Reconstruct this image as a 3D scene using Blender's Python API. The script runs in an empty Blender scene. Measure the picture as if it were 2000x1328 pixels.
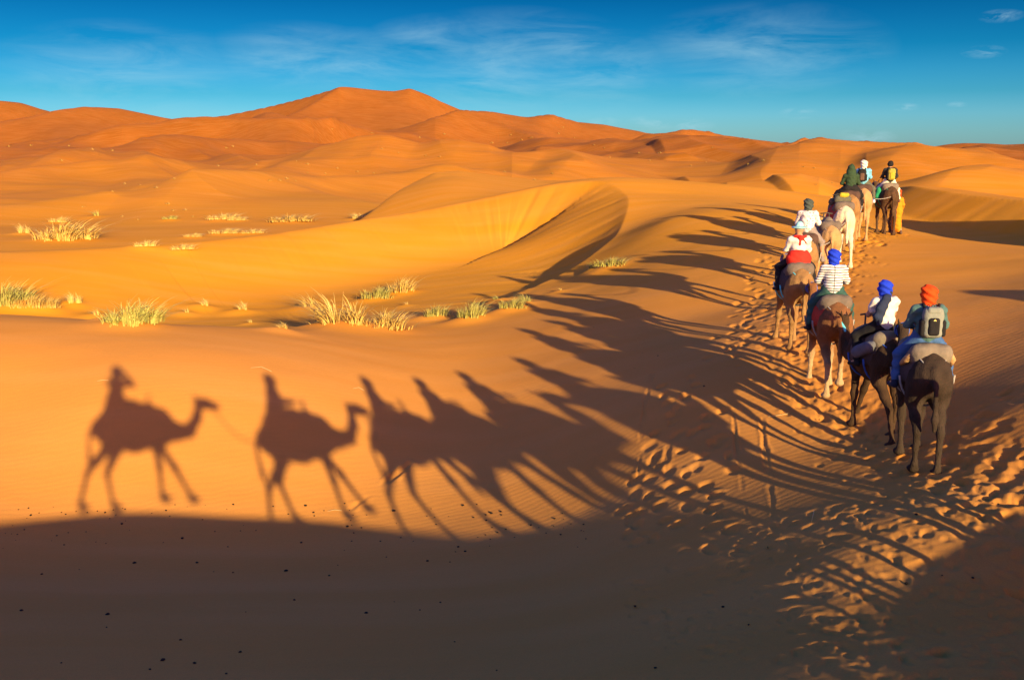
import bpy, bmesh, math, random
import numpy as np
from mathutils import Vector, Matrix
random.seed(7); rng = np.random.default_rng(11)
R = math.radians
scene = bpy.context.scene
COL = scene.collection

# ------------------------------------------------------------------ camera model
F = 1944.4; PITCH = R(10.6); CP, SP = math.cos(PITCH), math.sin(PITCH)
def ray(px, py):
    cx, cy = px - 1000.0, 664.0 - py
    up = cy * CP - F * SP; fw = F * CP + cy * SP
    return math.atan2(cx, fw), up / math.hypot(cx, fw)
def cp(px, py, r):
    a, t = ray(px, py)
    return (r * math.sin(a), r * math.cos(a), r * t)
def proj(x, y, z):
    d = y * CP - z * SP; u = z * CP + y * SP
    return 1000 + F * x / d, 664 - F * u / d

SUN_EL, SUN_AZ = R(11.5), R(-21.9)           # light travels along SUN_AZ (left of the view), falling 12 degrees
SDIR = Vector((math.sin(SUN_AZ) * math.cos(SUN_EL), math.cos(SUN_AZ) * math.cos(SUN_EL), -math.sin(SUN_EL)))

# ------------------------------------------------------------------ noise
def _hash(ix, iy, seed):
    h = (ix.astype(np.int64) * 374761393 + iy.astype(np.int64) * 668265263 + seed * 974634777) & 0xffffffff
    h = ((h ^ (h >> 13)) * 1274126177) & 0xffffffff
    h = (h ^ (h >> 16)) & 0xffff
    return h / 65535.0
def vnoise(x, y, seed=0):
    x0 = np.floor(x); y0 = np.floor(y); fx = x - x0; fy = y - y0
    u = fx * fx * fx * (fx * (fx * 6 - 15) + 10); v = fy * fy * fy * (fy * (fy * 6 - 15) + 10)
    a = _hash(x0, y0, seed); b = _hash(x0 + 1, y0, seed); c = _hash(x0, y0 + 1, seed); d = _hash(x0 + 1, y0 + 1, seed)
    return (a * (1 - u) + b * u) * (1 - v) + (c * (1 - u) + d * u) * v - 0.5
def fbm(x, y, seed=0, oct=4, g=0.5):
    s = 0; a = 1.0
    for k in range(oct):
        s = s + a * vnoise(x * 2 ** k + 17.3 * k, y * 2 ** k - 9.1 * k, seed + k); a *= g
    return s
def smax(a, b, k):
    h = np.maximum(k - np.abs(a - b), 0) / k
    return np.maximum(a, b) + h * h * k * 0.25
def smin(a, b, k): return -smax(-a, -b, k)
def sstep(a, b, x):
    t = np.clip((x - a) / (b - a), 0, 1); return t * t * (3 - 2 * t)

# ------------------------------------------------------------------ terrain: near surface from survey points
PATH = [(-16, -8.5, -2.2), (-11, -5.5, -2.25), (-5.5, -2.6, -2.36), (0, 0, -2.78), (3.1, 1.65, -3.35), (4.95, 3.6, -4.0), (5.65, 5.7, -4.5),
        (6.15, 7.9, -4.85), (6.85, 10.6, -5.05), cp(1786, 905, 16.6), cp(1700, 850, 18.7),
        cp(1610, 760, 20.7), cp(1545, 672, 23.3)]
PATH += [(7.7, 26.2, -3.98), (9.1, 28.8, -3.75), (10.35, 31.6, -3.44), (11.5, 34.3, -3.25), (12.75, 36.8, -3.1), (14.66, 39.4, -3.1),
         (16.0, 43.0, -3.0), (17.5, 49, -2.9)]
CPS = list(PATH)
for px, py, r in [
    (0, 1000, 20.5), (0, 800, 24.2), (0, 700, 26.5), (0, 650, 28.5), (235, 1010, 19.8), (235, 900, 21.3), (235, 745, 23.8), (235, 670, 26.4), (235, 645, 28.2),
    (600, 1030, 18.6), (600, 850, 21.6), (600, 745, 23.9), (600, 680, 26.8), (900, 1040, 17.5), (900, 900, 21), (900, 800, 23.8), (900, 712, 27.2), (900, 650, 31),
    (1150, 1000, 17.6), (1150, 1060, 16.0), (1150, 850, 20.6), (1150, 720, 24.6), (1150, 640, 28.6), (1150, 570, 35),
    (1300, 1050, 15.0), (1300, 900, 18.0), (1300, 780, 20.8), (1300, 680, 25.0), (1300, 580, 31), (1300, 500, 38), (1300, 430, 44), (1300, 380, 55), (1300, 350, 70),
    (1450, 1000, 15.2), (1450, 800, 19.8), (1450, 600, 29), (1450, 480, 37), (1450, 400, 48), (1450, 360, 66), (1600, 395, 55), (1600, 372, 68),
    (1000, 1328, 10.3), (500, 1328, 11), (0, 1328, 12), (1500, 1328, 9.4), (2000, 1328, 9.75), (1750, 1200, 11.3), (1850, 1050, 13.3), (1650, 1080, 12.9), (600, 1180, 14), (0, 1180, 15.5), (1000, 1180, 13.5), (1450, 1150, 12.5),
    (1950, 1000, 14.2), (1950, 800, 17.8), (1950, 650, 23.5), (1950, 550, 30), (1950, 480, 38), (1850, 440, 50), (1990, 430, 56),
    (600, 652, 29), (800, 640, 33), (1000, 595, 34.5), (1080, 550, 40), (1150, 505, 43), (1205, 460, 46), (1225, 390, 52), (1185, 353, 58), (1000, 375, 60),
    (700, 430, 58), (350, 475, 55), (0, 492, 55), (1100, 346, 72)]:
    CPS.append(cp(px, py, r))
CPS += [(-2.2, 4.6, -5.0), (-7, 6, -5.7), (-12, 5, -5.6), (-16, 12, -5.8), (-20, 20, -5.4), (-26, 30, -4.6), (-40, 30, -4.5), (-38, 45, -4.8),
        (3.0, 5.0, -4.25), (7.95, 7.8, -3.76), (7.3, 5.7, -3.66), (6.4, 4.4, -3.76), (-20, -1, -5.3),  # bank points beside the path, raised out of view to shade lower right
        (14, 12, -2.7), (12, 5, -3.4), (20, 20, -1.7), (30, 30, -2.2), (10, 0, -3.4), (5, -5, -3.7), (0, -9, -4.2), (-8, -13, -4.6), (20, -10, -4.6), (30, 5, -4),
        (-30, -20, -5), (0, -30, -5), (30, -30, -5), (30, 50, -3.4), (-8, 70, -5.6), (-26, 64, -6.4), (-50, 60, -6), (-55, 10, -5.5), (55, 20, -4.5), (55, 55, -4.5), (2, 82, -2.2), (30, 75, -4.0)]
_P = np.array(CPS, float)
def _K(d2): return 0.5 * d2 * np.log(d2 + 1e-9)
def _solve(P, lam):
    n = len(P); d2 = ((P[:, None, :2] - P[None, :, :2]) ** 2).sum(-1)
    A = np.zeros((n + 3, n + 3)); A[:n, :n] = _K(d2) + lam * np.eye(n)
    A[:n, n] = 1; A[:n, n + 1:] = P[:, :2]; A[n:, :n] = A[:n, n:].T
    return np.linalg.solve(A, np.concatenate([P[:, 2], np.zeros(3)]))
_W = _solve(_P, 1.5)
def tps(x, y):
    out = np.empty_like(x); n = len(_P)
    for i in range(0, len(x), 60000):
        xs, ys = x[i:i + 60000], y[i:i + 60000]
        d2 = (xs[:, None] - _P[None, :, 0]) ** 2 + (ys[:, None] - _P[None, :, 1]) ** 2
        out[i:i + 60000] = _K(d2) @ _W[:n] + _W[n] + _W[n + 1] * xs + _W[n + 2] * ys
    return out

# hollow behind the near crest: rim (x, y), wall steepness, edge rounding
RIM = [(-45, 32, .2, 2.5), (cp(0, 628, 30)) [:2] + (.22, 2.5), cp(235, 645, 28.4)[:2] + (.24, 2.2), cp(600, 652, 29)[:2] + (.26, 2.0), cp(800, 640, 33)[:2] + (.26, 1.6),
       cp(1000, 597, 34.5)[:2] + (.36, .8), cp(1080, 552, 39.5)[:2] + (.55, .25), cp(1150, 505, 43)[:2] + (.58, .1), cp(1205, 460, 46)[:2] + (.48, .05),
       cp(1228, 405, 50.5)[:2] + (.32, .05), cp(1222, 375, 54)[:2] + (.34, .05), cp(1185, 354, 57.5)[:2] + (.42, .05), cp(1110, 358, 59)[:2] + (.5, .08), cp(1000, 375, 60)[:2] + (.42, .2),
       cp(850, 402, 59.5)[:2] + (.38, .3), cp(700, 430, 58)[:2] + (.36, .4), cp(350, 475, 55.5)[:2] + (.3, .8), cp(0, 492, 55)[:2] + (.22, 1.5), (-40, 50, .2, 2), (-55, 42, .2, 2)]
RIM = np.array(RIM, float)
def _cat(P, n):
    out = []; m = len(P)
    for i in range(m):
        p0, p1, p2, p3 = P[i - 1], P[i], P[(i + 1) % m], P[(i + 2) % m]
        for k in range(n):
            t = k / n
            out.append(.5 * ((2 * p1) + (-p0 + p2) * t + (2 * p0 - 5 * p1 + 4 * p2 - p3) * t * t + (-p0 + 3 * p1 - 3 * p2 + p3) * t ** 3))
    return np.array(out)
RIMC = _cat(RIM, 5)
def rim_field(x, y):
    P = RIMC; Q = np.roll(P, -1, 0); best = np.full(x.shape, 1e9); k = np.zeros_like(x); w = np.zeros_like(x); s = np.zeros_like(x)
    inside = np.zeros(x.shape, bool); acc = 0.0
    for a, b in zip(P, Q):
        dx, dy = b[0] - a[0], b[1] - a[1]; L2 = dx * dx + dy * dy
        t = np.clip(((x - a[0]) * dx + (y - a[1]) * dy) / L2, 0, 1)
        d = np.hypot(x - a[0] - t * dx, y - a[1] - t * dy); m = d < best
        best = np.where(m, d, best); k = np.where(m, a[2] + t * (b[2] - a[2]), k); w = np.where(m, a[3] + t * (b[3] - a[3]), w)
        s = np.where(m, acc + t * math.sqrt(L2), s); acc += math.sqrt(L2)
        c = ((a[1] > y) != (b[1] > y)) & (x < dx * (y - a[1]) / (dy if dy else 1e-9) + a[0]); inside ^= c
    return best, k, np.maximum(w, .03), s, inside

# far dune crests: (px, py, distance) along the crest, front steepness, back steepness, rounding
LAYERS = [
 ([(560, 456, 68), (640, 438, 70), (700, 420, 74), (740, 398, 78), (790, 366, 85), (850, 336, 92), (900, 332, 95), (960, 340, 97), (1060, 350, 98), (1200, 350, 97)], .05, .2, 1.6),
 ([(-250, 410, 120), (0, 400, 120), (150, 385, 125), (300, 372, 130), (430, 352, 138), (560, 352, 150), (700, 343, 165), (850, 332, 175), (1000, 345, 180)], .19, .16, 4),
 ([(-200, 355, 190), (0, 345, 195), (120, 335, 205), (230, 330, 205), (285, 318, 205), (350, 330, 215), (480, 344, 230), (640, 332, 235), (760, 312, 230), (860, 318, 225), (955, 326, 220)], .16, .3, 3),
 ([(420, 322, 300), (540, 309, 300), (625, 303, 290), (655, 294, 285), (690, 290, 285), (730, 298, 295), (800, 308, 300)], .18, .35, 3),
 ([(760, 318, 280), (860, 312, 285), (920, 308, 280), (958, 306, 285), (1010, 312, 290), (1060, 322, 300)], .18, .4, 2.5),
 ([(-200, 300, 330), (0, 292, 330), (80, 300, 320), (180, 292, 330), (320, 288, 345), (500, 300, 360), (560, 306, 365)], .16, .25, 6),
 ([(240, 272, 480), (340, 262, 480), (440, 262, 470), (500, 252, 455), (545, 246, 440), (600, 250, 450), (650, 262, 480), (690, 285, 500), (760, 296, 500), (880, 300, 500)], .26, .4, 5),
 ([(560, 300, 360), (700, 292, 380), (830, 296, 400), (1000, 312, 380), (1060, 318, 360), (1160, 325, 330)], .16, .3, 4),
 ([(-300, 240, 640), (0, 238, 640), (60, 228, 640), (110, 216, 650), (165, 209, 660), (230, 212, 670), (300, 226, 670), (362, 238, 680), (430, 256, 640), (520, 268, 560)], .28, .35, 8),
 ([(-400, 220, 950), (-150, 200, 950), (0, 197, 950), (40, 201, 950), (100, 219, 960), (160, 235, 970)], .3, .4, 10),
 ([(250, 258, 880), (362, 236, 880), (440, 226, 860), (520, 210, 835), (600, 190, 800), (640, 178, 785), (662, 172, 778), (700, 174, 772), (770, 178, 770), (800, 172, 770), (840, 188, 775), (880, 207, 780), (950, 235, 790), (1000, 244, 800), (1100, 262, 800)], .3, .35, 4),
 ([(540, 246, 640), (580, 222, 690), (640, 184, 750), (662, 173, 768)], .3, .18, 2),
 ([(850, 262, 560), (900, 252, 600), (960, 246, 620), (1030, 250, 620), (1078, 238, 640), (1130, 248, 660), (1180, 250, 660), (1240, 260, 660), (1290, 268, 650), (1380, 285, 640)], .22, .45, 3),
 ([(1120, 246, 900), (1180, 250, 900), (1285, 266, 900), (1400, 276, 900), (1500, 284, 900)], .2, .3, 10),
 ([(1160, 290, 420), (1240, 278, 430), (1333, 263, 440), (1400, 272, 460), (1480, 282, 470), (1560, 290, 470)], .2, .3, 3),
 ([(1500, 322, 250), (1530, 300, 280), (1562, 281, 300), (1640, 285, 310), (1720, 290, 320), (1800, 296, 310)], .16, .5, 1),
 ([(1560, 318, 230), (1640, 312, 235), (1720, 306, 240), (1790, 303, 245), (1815, 309, 250)], .14, .5, .8),
 ([(1690, 289, 520), (1780, 290, 520), (1850, 285, 520), (1950, 284, 530), (2100, 283, 530), (2400, 285, 500)], .2, .3, 6),
 ([(1850, 298, 330), (1930, 297, 340), (2000, 301, 340), (2200, 296, 340)], .18, .5, 1),
 ([(1720, 362, 130), (1790, 352, 135), (1870, 340, 140), (1940, 332, 146), (2040, 336, 150), (2150, 338, 160)], .12, .3, 2),
 ([(1690, 330, 210), (1800, 322, 215), (1900, 315, 225), (2050, 312, 235)], .14, .3, 3),
 ([(1420, 362, 120), (1500, 360, 120), (1560, 352, 124), (1600, 358, 128)], .1, .4, 1),
 ([(1000, 330, 210), (1100, 318, 220), (1200, 318, 230), (1330, 325, 235), (1420, 330, 230), (1520, 335, 220), (1640, 335, 215)], .12, .3, 3),
]
_azg = np.radians(np.linspace(-60, 60, 6001))
_LY = []
for pts, sf, sb, w in LAYERS:
    a = np.array([ray(p[0], p[1])[0] for p in pts]); rr = np.array([p[2] for p in pts], float); zz = np.array([cp(*p)[2] for p in pts])
    rc = np.interp(_azg, a, rr); zc = np.interp(_azg, a, zz)
    kern = np.exp(-np.linspace(-2, 2, 31) ** 2); kern /= kern.sum()
    pad = 15; sm = lambda v: np.convolve(np.pad(v, pad, mode='edge'), kern, 'valid')
    zc = sm(zc)
    wide = lambda v, n: np.convolve(np.pad(v, n, mode='edge'), np.hanning(2 * n + 1) / np.hanning(2 * n + 1).sum(), 'valid')
    rc = wide(rc, 90); zs = wide(zc, 130)
    zc = zc - .3 * rc * np.maximum(np.maximum(a[0] - _azg, _azg - a[-1]), 0)
    zs = zs - .3 * rc * np.maximum(np.maximum(a[0] - _azg, _azg - a[-1]), 0)
    _LY.append((rc, zc, zs, sf, sb, w))
# small slip faces out on the dune field: (px, py, r, length, height)
SLIPS = [(1440, 340, 150, 7, .9), (1345, 328, 190, 8, 1.0), (1525, 352, 118, 7, .7), (1290, 290, 330, 14, 1.8), (940, 318, 270, 16, 2.2), (1060, 290, 380, 18, 2.2), (1330, 310, 260, 12, 1.1)]
def slip(x, y, cx, cy, L, h):
    u = x - cx; v = y - cy; crest = -0.05 * v * v / L
    d = u - crest
    f = np.where(d > 0, np.exp(-(d / (L * 3.0)) ** 2), np.clip(1 + d * .62 / h, 0, 1))
    return h * f * np.exp(-(v / (L * 1.4)) ** 2)
# long oblique dune ridges: sharp crest, steep shaded left flank, gentle right flank (far point .. near point, height, left width, right width)
FOLDS = [([(657, 182, 735), (600, 214, 650), (540, 247, 560), (490, 275, 480), (440, 298, 400)], 15, 42, 110), ([(800, 176, 755), (850, 215, 660), (905, 243, 560), (960, 262, 500)], 9, 40, 90),
 ([(165, 211, 640), (110, 240, 540), (50, 268, 430)], 9, 30, 80), ([(300, 230, 650), (250, 250, 540), (180, 275, 430)], 8, 26, 80), ([(690, 284, 290), (640, 312, 240), (560, 335, 200), (480, 358, 160)], 3.6, 10, 34),
 ([(285, 322, 210), (265, 350, 170), (240, 380, 130)], 2.2, 7, 24), ([(955, 303, 290), (910, 328, 230), (850, 350, 180)], 3.4, 10, 32), ([(1078, 240, 620), (1020, 262, 480), (960, 288, 360)], 6, 24, 70),
 ([(1333, 266, 440), (1285, 288, 340), (1230, 305, 280)], 3.5, 15, 50), ([(1562, 284, 300), (1520, 315, 225), (1470, 340, 165)], 4.2, 10, 34), ([(430, 348, 160), (330, 385, 118), (200, 420, 95)], 1.9, 6, 22),
 ([(200, 296, 320), (130, 325, 240), (60, 350, 180)], 3.2, 10, 30), ([(1160, 312, 240), (1100, 330, 190), (1040, 345, 160)], 2.2, 7, 24), ([(1815, 306, 250), (1740, 325, 200), (1690, 340, 165)], 2, 9, 30),
 ([(1945, 332, 150), (1870, 348, 128), (1790, 362, 108)], 2.4, 7, 20), ([(430, 268, 460), (380, 292, 370), (300, 312, 300)], 6, 18, 50), ([(1250, 270, 420), (1180, 292, 330), (1130, 310, 270)], 3, 13, 40), ([(1640, 288, 330), (1600, 310, 240), (1560, 335, 180)], 1.8, 9, 28),
 ([(760, 300, 320), (720, 322, 250), (650, 345, 190)], 3.6, 11, 36), ([(1960, 286, 500), (1900, 300, 380), (1840, 318, 280)], 2.5, 15, 50)]
_FD = [(np.array([cp(*p)[:2] for p in P]), h, wl, wr) for P, h, wl, wr in FOLDS]
def folds(x, y):
    out = np.zeros_like(x)
    for P, h, wl, wr in _FD:
        best = np.full(x.shape, 1e9); sv = np.zeros_like(x); st = np.zeros_like(x); L = np.hypot(*(P[1:] - P[:-1]).T); tot = L.sum(); acc = 0
        for (a, b, l) in zip(P[:-1], P[1:], L):
            d = (b - a) / l; t = np.clip((x - a[0]) * d[0] + (y - a[1]) * d[1], 0, l); qx, qy = x - a[0] - t * d[0], y - a[1] - t * d[1]; dd = np.hypot(qx, qy); m = dd < best
            best = np.where(m, dd, best); sv = np.where(m, d[0] * qy - d[1] * qx, sv); st = np.where(m, (acc + t) / tot, st); acc += l
        taper = sstep(.04, .5, st) * sstep(1, .55, st)
        prof = np.where(sv < 0, sstep(1, 0, best / wl) * .5 + .5 * np.clip(1 - best / wl, 0, 1), np.exp(-(best / wr) ** 1.6))
        out += .75 * h * taper * prof
    return out
def far(x, y, r, az):
    base = np.interp(r, [0, 60, 130, 300, 600, 1000, 6000], [-6.5, -6.5, -6.3, -5.0, -2, 0, 0])
    rough = sstep(60, 160, r)
    dn = fbm(x / 70 + .35 * vnoise(x / 40, y / 40, 5), y / 48, 3, 3)
    dl = fbm((x + .35 * y) / 46 + .5 * vnoise(x / 60, y / 60, 15), y / 150, 13, 2); big = fbm((x + .4 * y) / 150, y / 320, 14, 2)
    base = base + rough * (4.5 * (.42 - 2 * np.abs(dl)) * np.clip(r / 260, .35, 1.3) + sstep(200, 400, r) * 8 * (.4 - 2 * np.abs(big)))
    base = base + rough * (1.8 * (1 - 2 * np.abs(dn)) * np.clip(r / 260, .4, 1.6) - 1.0)
    inb = np.abs(az) < R(58)
    ia = (np.clip(az, -R(59.9), R(59.9)) + R(60)) / R(120) * 6000
    i0 = np.floor(ia).astype(int); f = ia - i0; i1 = np.minimum(i0 + 1, 6000)
    z = base
    for rc, zc, zs, sf, sb, w in _LY:
        c = rc[i0] * (1 - f) + rc[i1] * f; q = zc[i0] * (1 - f) + zc[i1] * f
        d = r - c; q = q + (zs[i0] * (1 - f) + zs[i1] * f - q) * sstep(0, 1, -d / (.07 * c)); s = np.where(d < 0, sf, sb) * (np.sqrt(d * d + w * w) - w)
        L = np.where(inb, q - s, -50)
        z = smax(z, L, .012 * r + .2)
    for px, py, rr, L, h in SLIPS:
        c = cp(px, py, rr); z = z + slip(x, y, c[0], c[1], L, h)
    sd = (.5 - 2 * np.abs(fbm((x + .3 * y) / 30 + .4 * vnoise(x / 33, y / 33, 19), y / 80, 17, 3)))
    z = z + folds(x, y)
    return z + rough * (.35 * sstep(600, 250, r) * fbm(x / 16, y / 11, 9, 3) + 1.7 * np.clip(r / 200, .35, 1.2) * sstep(700, 330, r) * sd + 2.5 * sstep(150, 330, r) * sstep(700, 420, r) * (.45 - 2 * np.abs(fbm((x + .3 * y) / 80 + .5 * vnoise(x / 70, y / 70, 27), y / 190, 28, 2))))
# slip face at the right beyond the leader
def height(x, y):
    x = np.atleast_1d(np.asarray(x, float)).ravel(); y = np.atleast_1d(np.asarray(y, float)).ravel()
    r = np.hypot(x, y); az = np.arctan2(x, y)
    z = np.full(x.shape, 0.0)
    m = r < 86
    if m.any():
        xs, ys = x[m], y[m]
        s1 = tps(xs, ys)
        d, k, w, s, ins = rim_field(xs, ys)
        cut = k * (np.sqrt(d * d + w * w) - w)
        floor = -6.9 + .12 * smax(xs + 10, 0 * xs, 4.0) + .03 * np.abs(ys - 42)
        hol = smax(s1 - cut, floor, 1.1)
        streak = (vnoise(s * 1.7, d * .12, 21) + .6 * vnoise(s * 4.3, d * .2, 22)) * .07 * sstep(.28, .34, k) * sstep(.1, .8, d) * sstep(6.5, 3.5, d)
        s1 = np.where(ins, np.minimum(s1, hol) + streak, s1)
        # second hollow beyond the head of the caravan, on the right
        q = SL2(xs, ys); s1 = q(s1)
        s1 = s1 + 2.4 * np.exp(-((xs - 27) / 3.0) ** 2 - ((ys - 32) / 3.5) ** 2) + .9 * np.exp(-((xs - 15.6) / 1.0) ** 2 - ((ys - 16.5) / 1.4) ** 2)   # low dunes right of the frame
        z[m] = s1 + .05 * fbm(xs / 5, ys / 3.2, 31, 3)
    w = sstep(62, 84, r)
    m2 = w > 0
    if m2.any():
        fz = far(x[m2], y[m2], r[m2], az[m2])
        z[m2] = z[m2] * (1 - w[m2]) + fz * w[m2]
    return z
_S2a, _S2b = np.array(cp(1735, 392, 64)[:2]), np.array(cp(2080, 424, 52)[:2])
def SL2(x, y):
    t = _S2b - _S2a; L = np.hypot(*t); t = t / L; nrm = np.array([t[1], -t[0]])
    if nrm[0] > 0: nrm = -nrm
    u = (x - _S2a[0]) * t[0] + (y - _S2a[1]) * t[1]; v = (x - _S2a[0]) * nrm[0] + (y - _S2a[1]) * nrm[1] - .8 * np.sin(u * .25)
    h = 1.15 * sstep(-4, 4, u)
    def q(z):
        bump = np.where(v < 0, h * np.exp(-(v / 9) ** 2), h * np.clip(1 - v * .5 / 1.15, 0, 1))
        return z + bump - .9 * h / 2 * np.exp(-((v - 5) / 4) ** 2) + .03 * vnoise(u * 2.2, v * .1, 41) * np.exp(-((v - 2) / 2) ** 2)
    return q
def gz(x, y): return float(height([x], [y])[0])
def hit(px, py, r0=6.0, r1=1500.0):
    a, t = ray(px, py); rs = np.exp(np.linspace(math.log(r0), math.log(r1), 2600))
    z = height(rs * math.sin(a), rs * math.cos(a)); below = z > rs * t
    if not below.any(): return None
    r = rs[int(np.argmax(below))]
    return (r * math.sin(a), r * math.cos(a), gz(r * math.sin(a), r * math.cos(a)), r)

# ------------------------------------------------------------------ node material helpers
def newmat(name):
    m = bpy.data.materials.new(name); m.use_nodes = True; nt = m.node_tree
    return m, nt, nt.nodes['Principled BSDF']
def N(nt, t, **kw):
    n = nt.nodes.new(t)
    for k, v in kw.items():
        if k in n.inputs: n.inputs[k].default_value = v
        else: setattr(n, k, v)
    return n
def mixc(nt, fac, a, b, blend='MIX'):
    n = nt.nodes.new('ShaderNodeMix'); n.data_type = 'RGBA'; n.blend_type = blend
    for s, v in ((0, fac), (6, a), (7, b)):
        if isinstance(v, bpy.types.NodeSocket): nt.links.new(v, n.inputs[s])
        else: n.inputs[s].default_value = v if s == 0 else (*v, 1) if len(v) == 3 else v
    return n.outputs[2]
def mth(nt, op, a, b=None, c=None):
    n = nt.nodes.new('ShaderNodeMath'); n.operation = op
    for i, v in enumerate((a, b, c)):
        if v is None: continue
        if isinstance(v, bpy.types.NodeSocket): nt.links.new(v, n.inputs[i])
        else: n.inputs[i].default_value = v
    return n.outputs[0]
def ramp(nt, src, stops):
    n = nt.nodes.new('ShaderNodeValToRGB'); e = n.color_ramp.elements
    while len(e) < len(stops): e.new(.5)
    for i, (p, c) in enumerate(stops):
        e[i].position = p; e[i].color = (c, c, c, 1) if isinstance(c, (int, float)) else (*c, 1)
    nt.links.new(src, n.inputs[0]); return n.outputs[0]
def cloth(name, col, rough=.85, scale=11, bump=.7, var=.3, fine=True):
    m, nt, p = newmat(name)
    tc = N(nt, 'ShaderNodeTexCoord'); nz = N(nt, 'ShaderNodeTexNoise', Scale=scale, Detail=4.0); nt.links.new(tc.outputs['Object'], nz.inputs['Vector'])
    lo = tuple(c * (1 - var) for c in col); hi = tuple(min(1, c * (1 + var * .5)) for c in col)
    nt.links.new(mixc(nt, nz.outputs['Fac'], lo, hi), p.inputs['Base Color'])
    b = N(nt, 'ShaderNodeBump', Strength=bump, Distance=.02); nt.links.new(nz.outputs['Fac'], b.inputs['Height']); nt.links.new(b.outputs[0], p.inputs['Normal'])
    p.inputs['Roughness'].default_value = rough; p.inputs['Specular IOR Level'].default_value = .2
    return m
def striped(name, base, stripe, period, width):
    m, nt, p = newmat(name); tc = N(nt, 'ShaderNodeTexCoord'); sp = N(nt, 'ShaderNodeSeparateXYZ'); nt.links.new(tc.outputs['Object'], sp.inputs[0])
    nz = N(nt, 'ShaderNodeTexNoise', Scale=6.0); nt.links.new(tc.outputs['Object'], nz.inputs['Vector'])
    zz = mth(nt, 'ADD', sp.outputs[2], mth(nt, 'MULTIPLY', nz.outputs['Fac'], .03))
    f = mth(nt, 'LESS_THAN', mth(nt, 'FRACT', mth(nt, 'DIVIDE', zz, period)), width)
    mid = mth(nt, 'MULTIPLY', mth(nt, 'LESS_THAN', mth(nt, 'ABSOLUTE', sp.outputs[0]), .007), mth(nt, 'LESS_THAN', sp.outputs[1], 0.0))
    nt.links.new(mixc(nt, mth(nt, 'MAXIMUM', f, mid), base, stripe), p.inputs['Base Color']); p.inputs['Roughness'].default_value = .9
    return m
def dotted(name, base, dot):
    m, nt, p = newmat(name); tc = N(nt, 'ShaderNodeTexCoord'); v = N(nt, 'ShaderNodeTexVoronoi', Scale=15.0, Randomness=.35); nt.links.new(tc.outputs['Object'], v.inputs['Vector'])
    nt.links.new(mixc(nt, mth(nt, 'LESS_THAN', v.outputs['Distance'], .3), base, dot), p.inputs['Base Color']); p.inputs['Roughness'].default_value = .9
    return m
def hide(name, col, dark=None, leg=None, rump=None):
    m, nt, p = newmat(name); tc = N(nt, 'ShaderNodeTexCoord'); sp = N(nt, 'ShaderNodeSeparateXYZ'); nt.links.new(tc.outputs['Object'], sp.inputs[0])
    n1 = N(nt, 'ShaderNodeTexNoise', Scale=4.0, Detail=6.0); n2 = N(nt, 'ShaderNodeTexNoise', Scale=70.0, Detail=3.0)
    mp = N(nt, 'ShaderNodeMapping'); mp.inputs['Scale'].default_value = (1, 1, .3); nt.links.new(tc.outputs['Object'], mp.inputs[0])
    nt.links.new(tc.outputs['Object'], n1.inputs['Vector']); nt.links.new(mp.outputs[0], n2.inputs['Vector'])
    dark = dark or tuple(c * .45 for c in col)
    c = mixc(nt, ramp(nt, n1.outputs['Fac'], [(.3, 0.), (.7, 1.)]), dark, col)
    if leg:
        f = ramp(nt, mth(nt, 'ADD', mth(nt, 'DIVIDE', sp.outputs[2], 2.0), mth(nt, 'MULTIPLY', n1.outputs['Fac'], .12)), [(.3, 1.), (.5, 0.)])
        c = mixc(nt, f, c, leg)
    c = mixc(nt, mth(nt, 'MULTIPLY', n2.outputs['Fac'], .5), c, tuple(x * .5 for x in col))
    nt.links.new(c, p.inputs['Base Color']); p.inputs['Roughness'].default_value = .9; p.inputs['Specular IOR Level'].default_value = .12
    b = N(nt, 'ShaderNodeBump', Strength=.9, Distance=.02); nt.links.new(n2.outputs['Fac'], b.inputs['Height']); nt.links.new(b.outputs[0], p.inputs['Normal'])
    return m

# ------------------------------------------------------------------ sand
SAND, nt, pb = newmat('sand')
tc = N(nt, 'ShaderNodeNewGeometry'); pos = tc.outputs['Position']
def noise(scale, detail=4.0, vec=None, sx=None):
    n = N(nt, 'ShaderNodeTexNoise', Scale=scale, Detail=detail)
    if sx:
        mp = N(nt, 'ShaderNodeMapping'); mp.inputs['Scale'].default_value = sx[0]; mp.inputs['Rotation'].default_value = (0, 0, sx[1]); nt.links.new(pos, mp.inputs[0]); nt.links.new(mp.outputs[0], n.inputs['Vector'])
    else: nt.links.new(pos, n.inputs['Vector'])
    return n.outputs['Fac']
ln = nt.nodes.new('ShaderNodeVectorMath'); ln.operation = 'LENGTH'; nt.links.new(pos, ln.inputs[0]); dist = ln.outputs['Value']
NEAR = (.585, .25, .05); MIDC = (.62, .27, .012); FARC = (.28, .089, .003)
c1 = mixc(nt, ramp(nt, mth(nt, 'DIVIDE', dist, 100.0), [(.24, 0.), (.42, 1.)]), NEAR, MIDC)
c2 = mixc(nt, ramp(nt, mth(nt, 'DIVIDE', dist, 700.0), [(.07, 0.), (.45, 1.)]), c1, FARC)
big = noise(.06, 5.0); med = noise(1.3, 5.0); fine = noise(60.0, 3.0); streaks = noise(.5, 4.0, sx=((.25, 2.2, 1), R(15)))
c3 = mixc(nt, ramp(nt, big, [(.35, 0.), (.65, .22)]), c2, (.5, .16, .02))
c4 = mixc(nt, ramp(nt, streaks, [(.4, 0.), (.75, .16)]), c3, (.78, .40, .14))
c5 = mixc(nt, ramp(nt, fine, [(.35, .25), (.6, 0.)]), c4, (.33, .12, .04))
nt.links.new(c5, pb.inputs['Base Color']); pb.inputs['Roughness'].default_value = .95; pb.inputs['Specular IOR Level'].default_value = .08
try: pb.inputs['Diffuse Roughness'].default_value = .13
except Exception: pass
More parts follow.
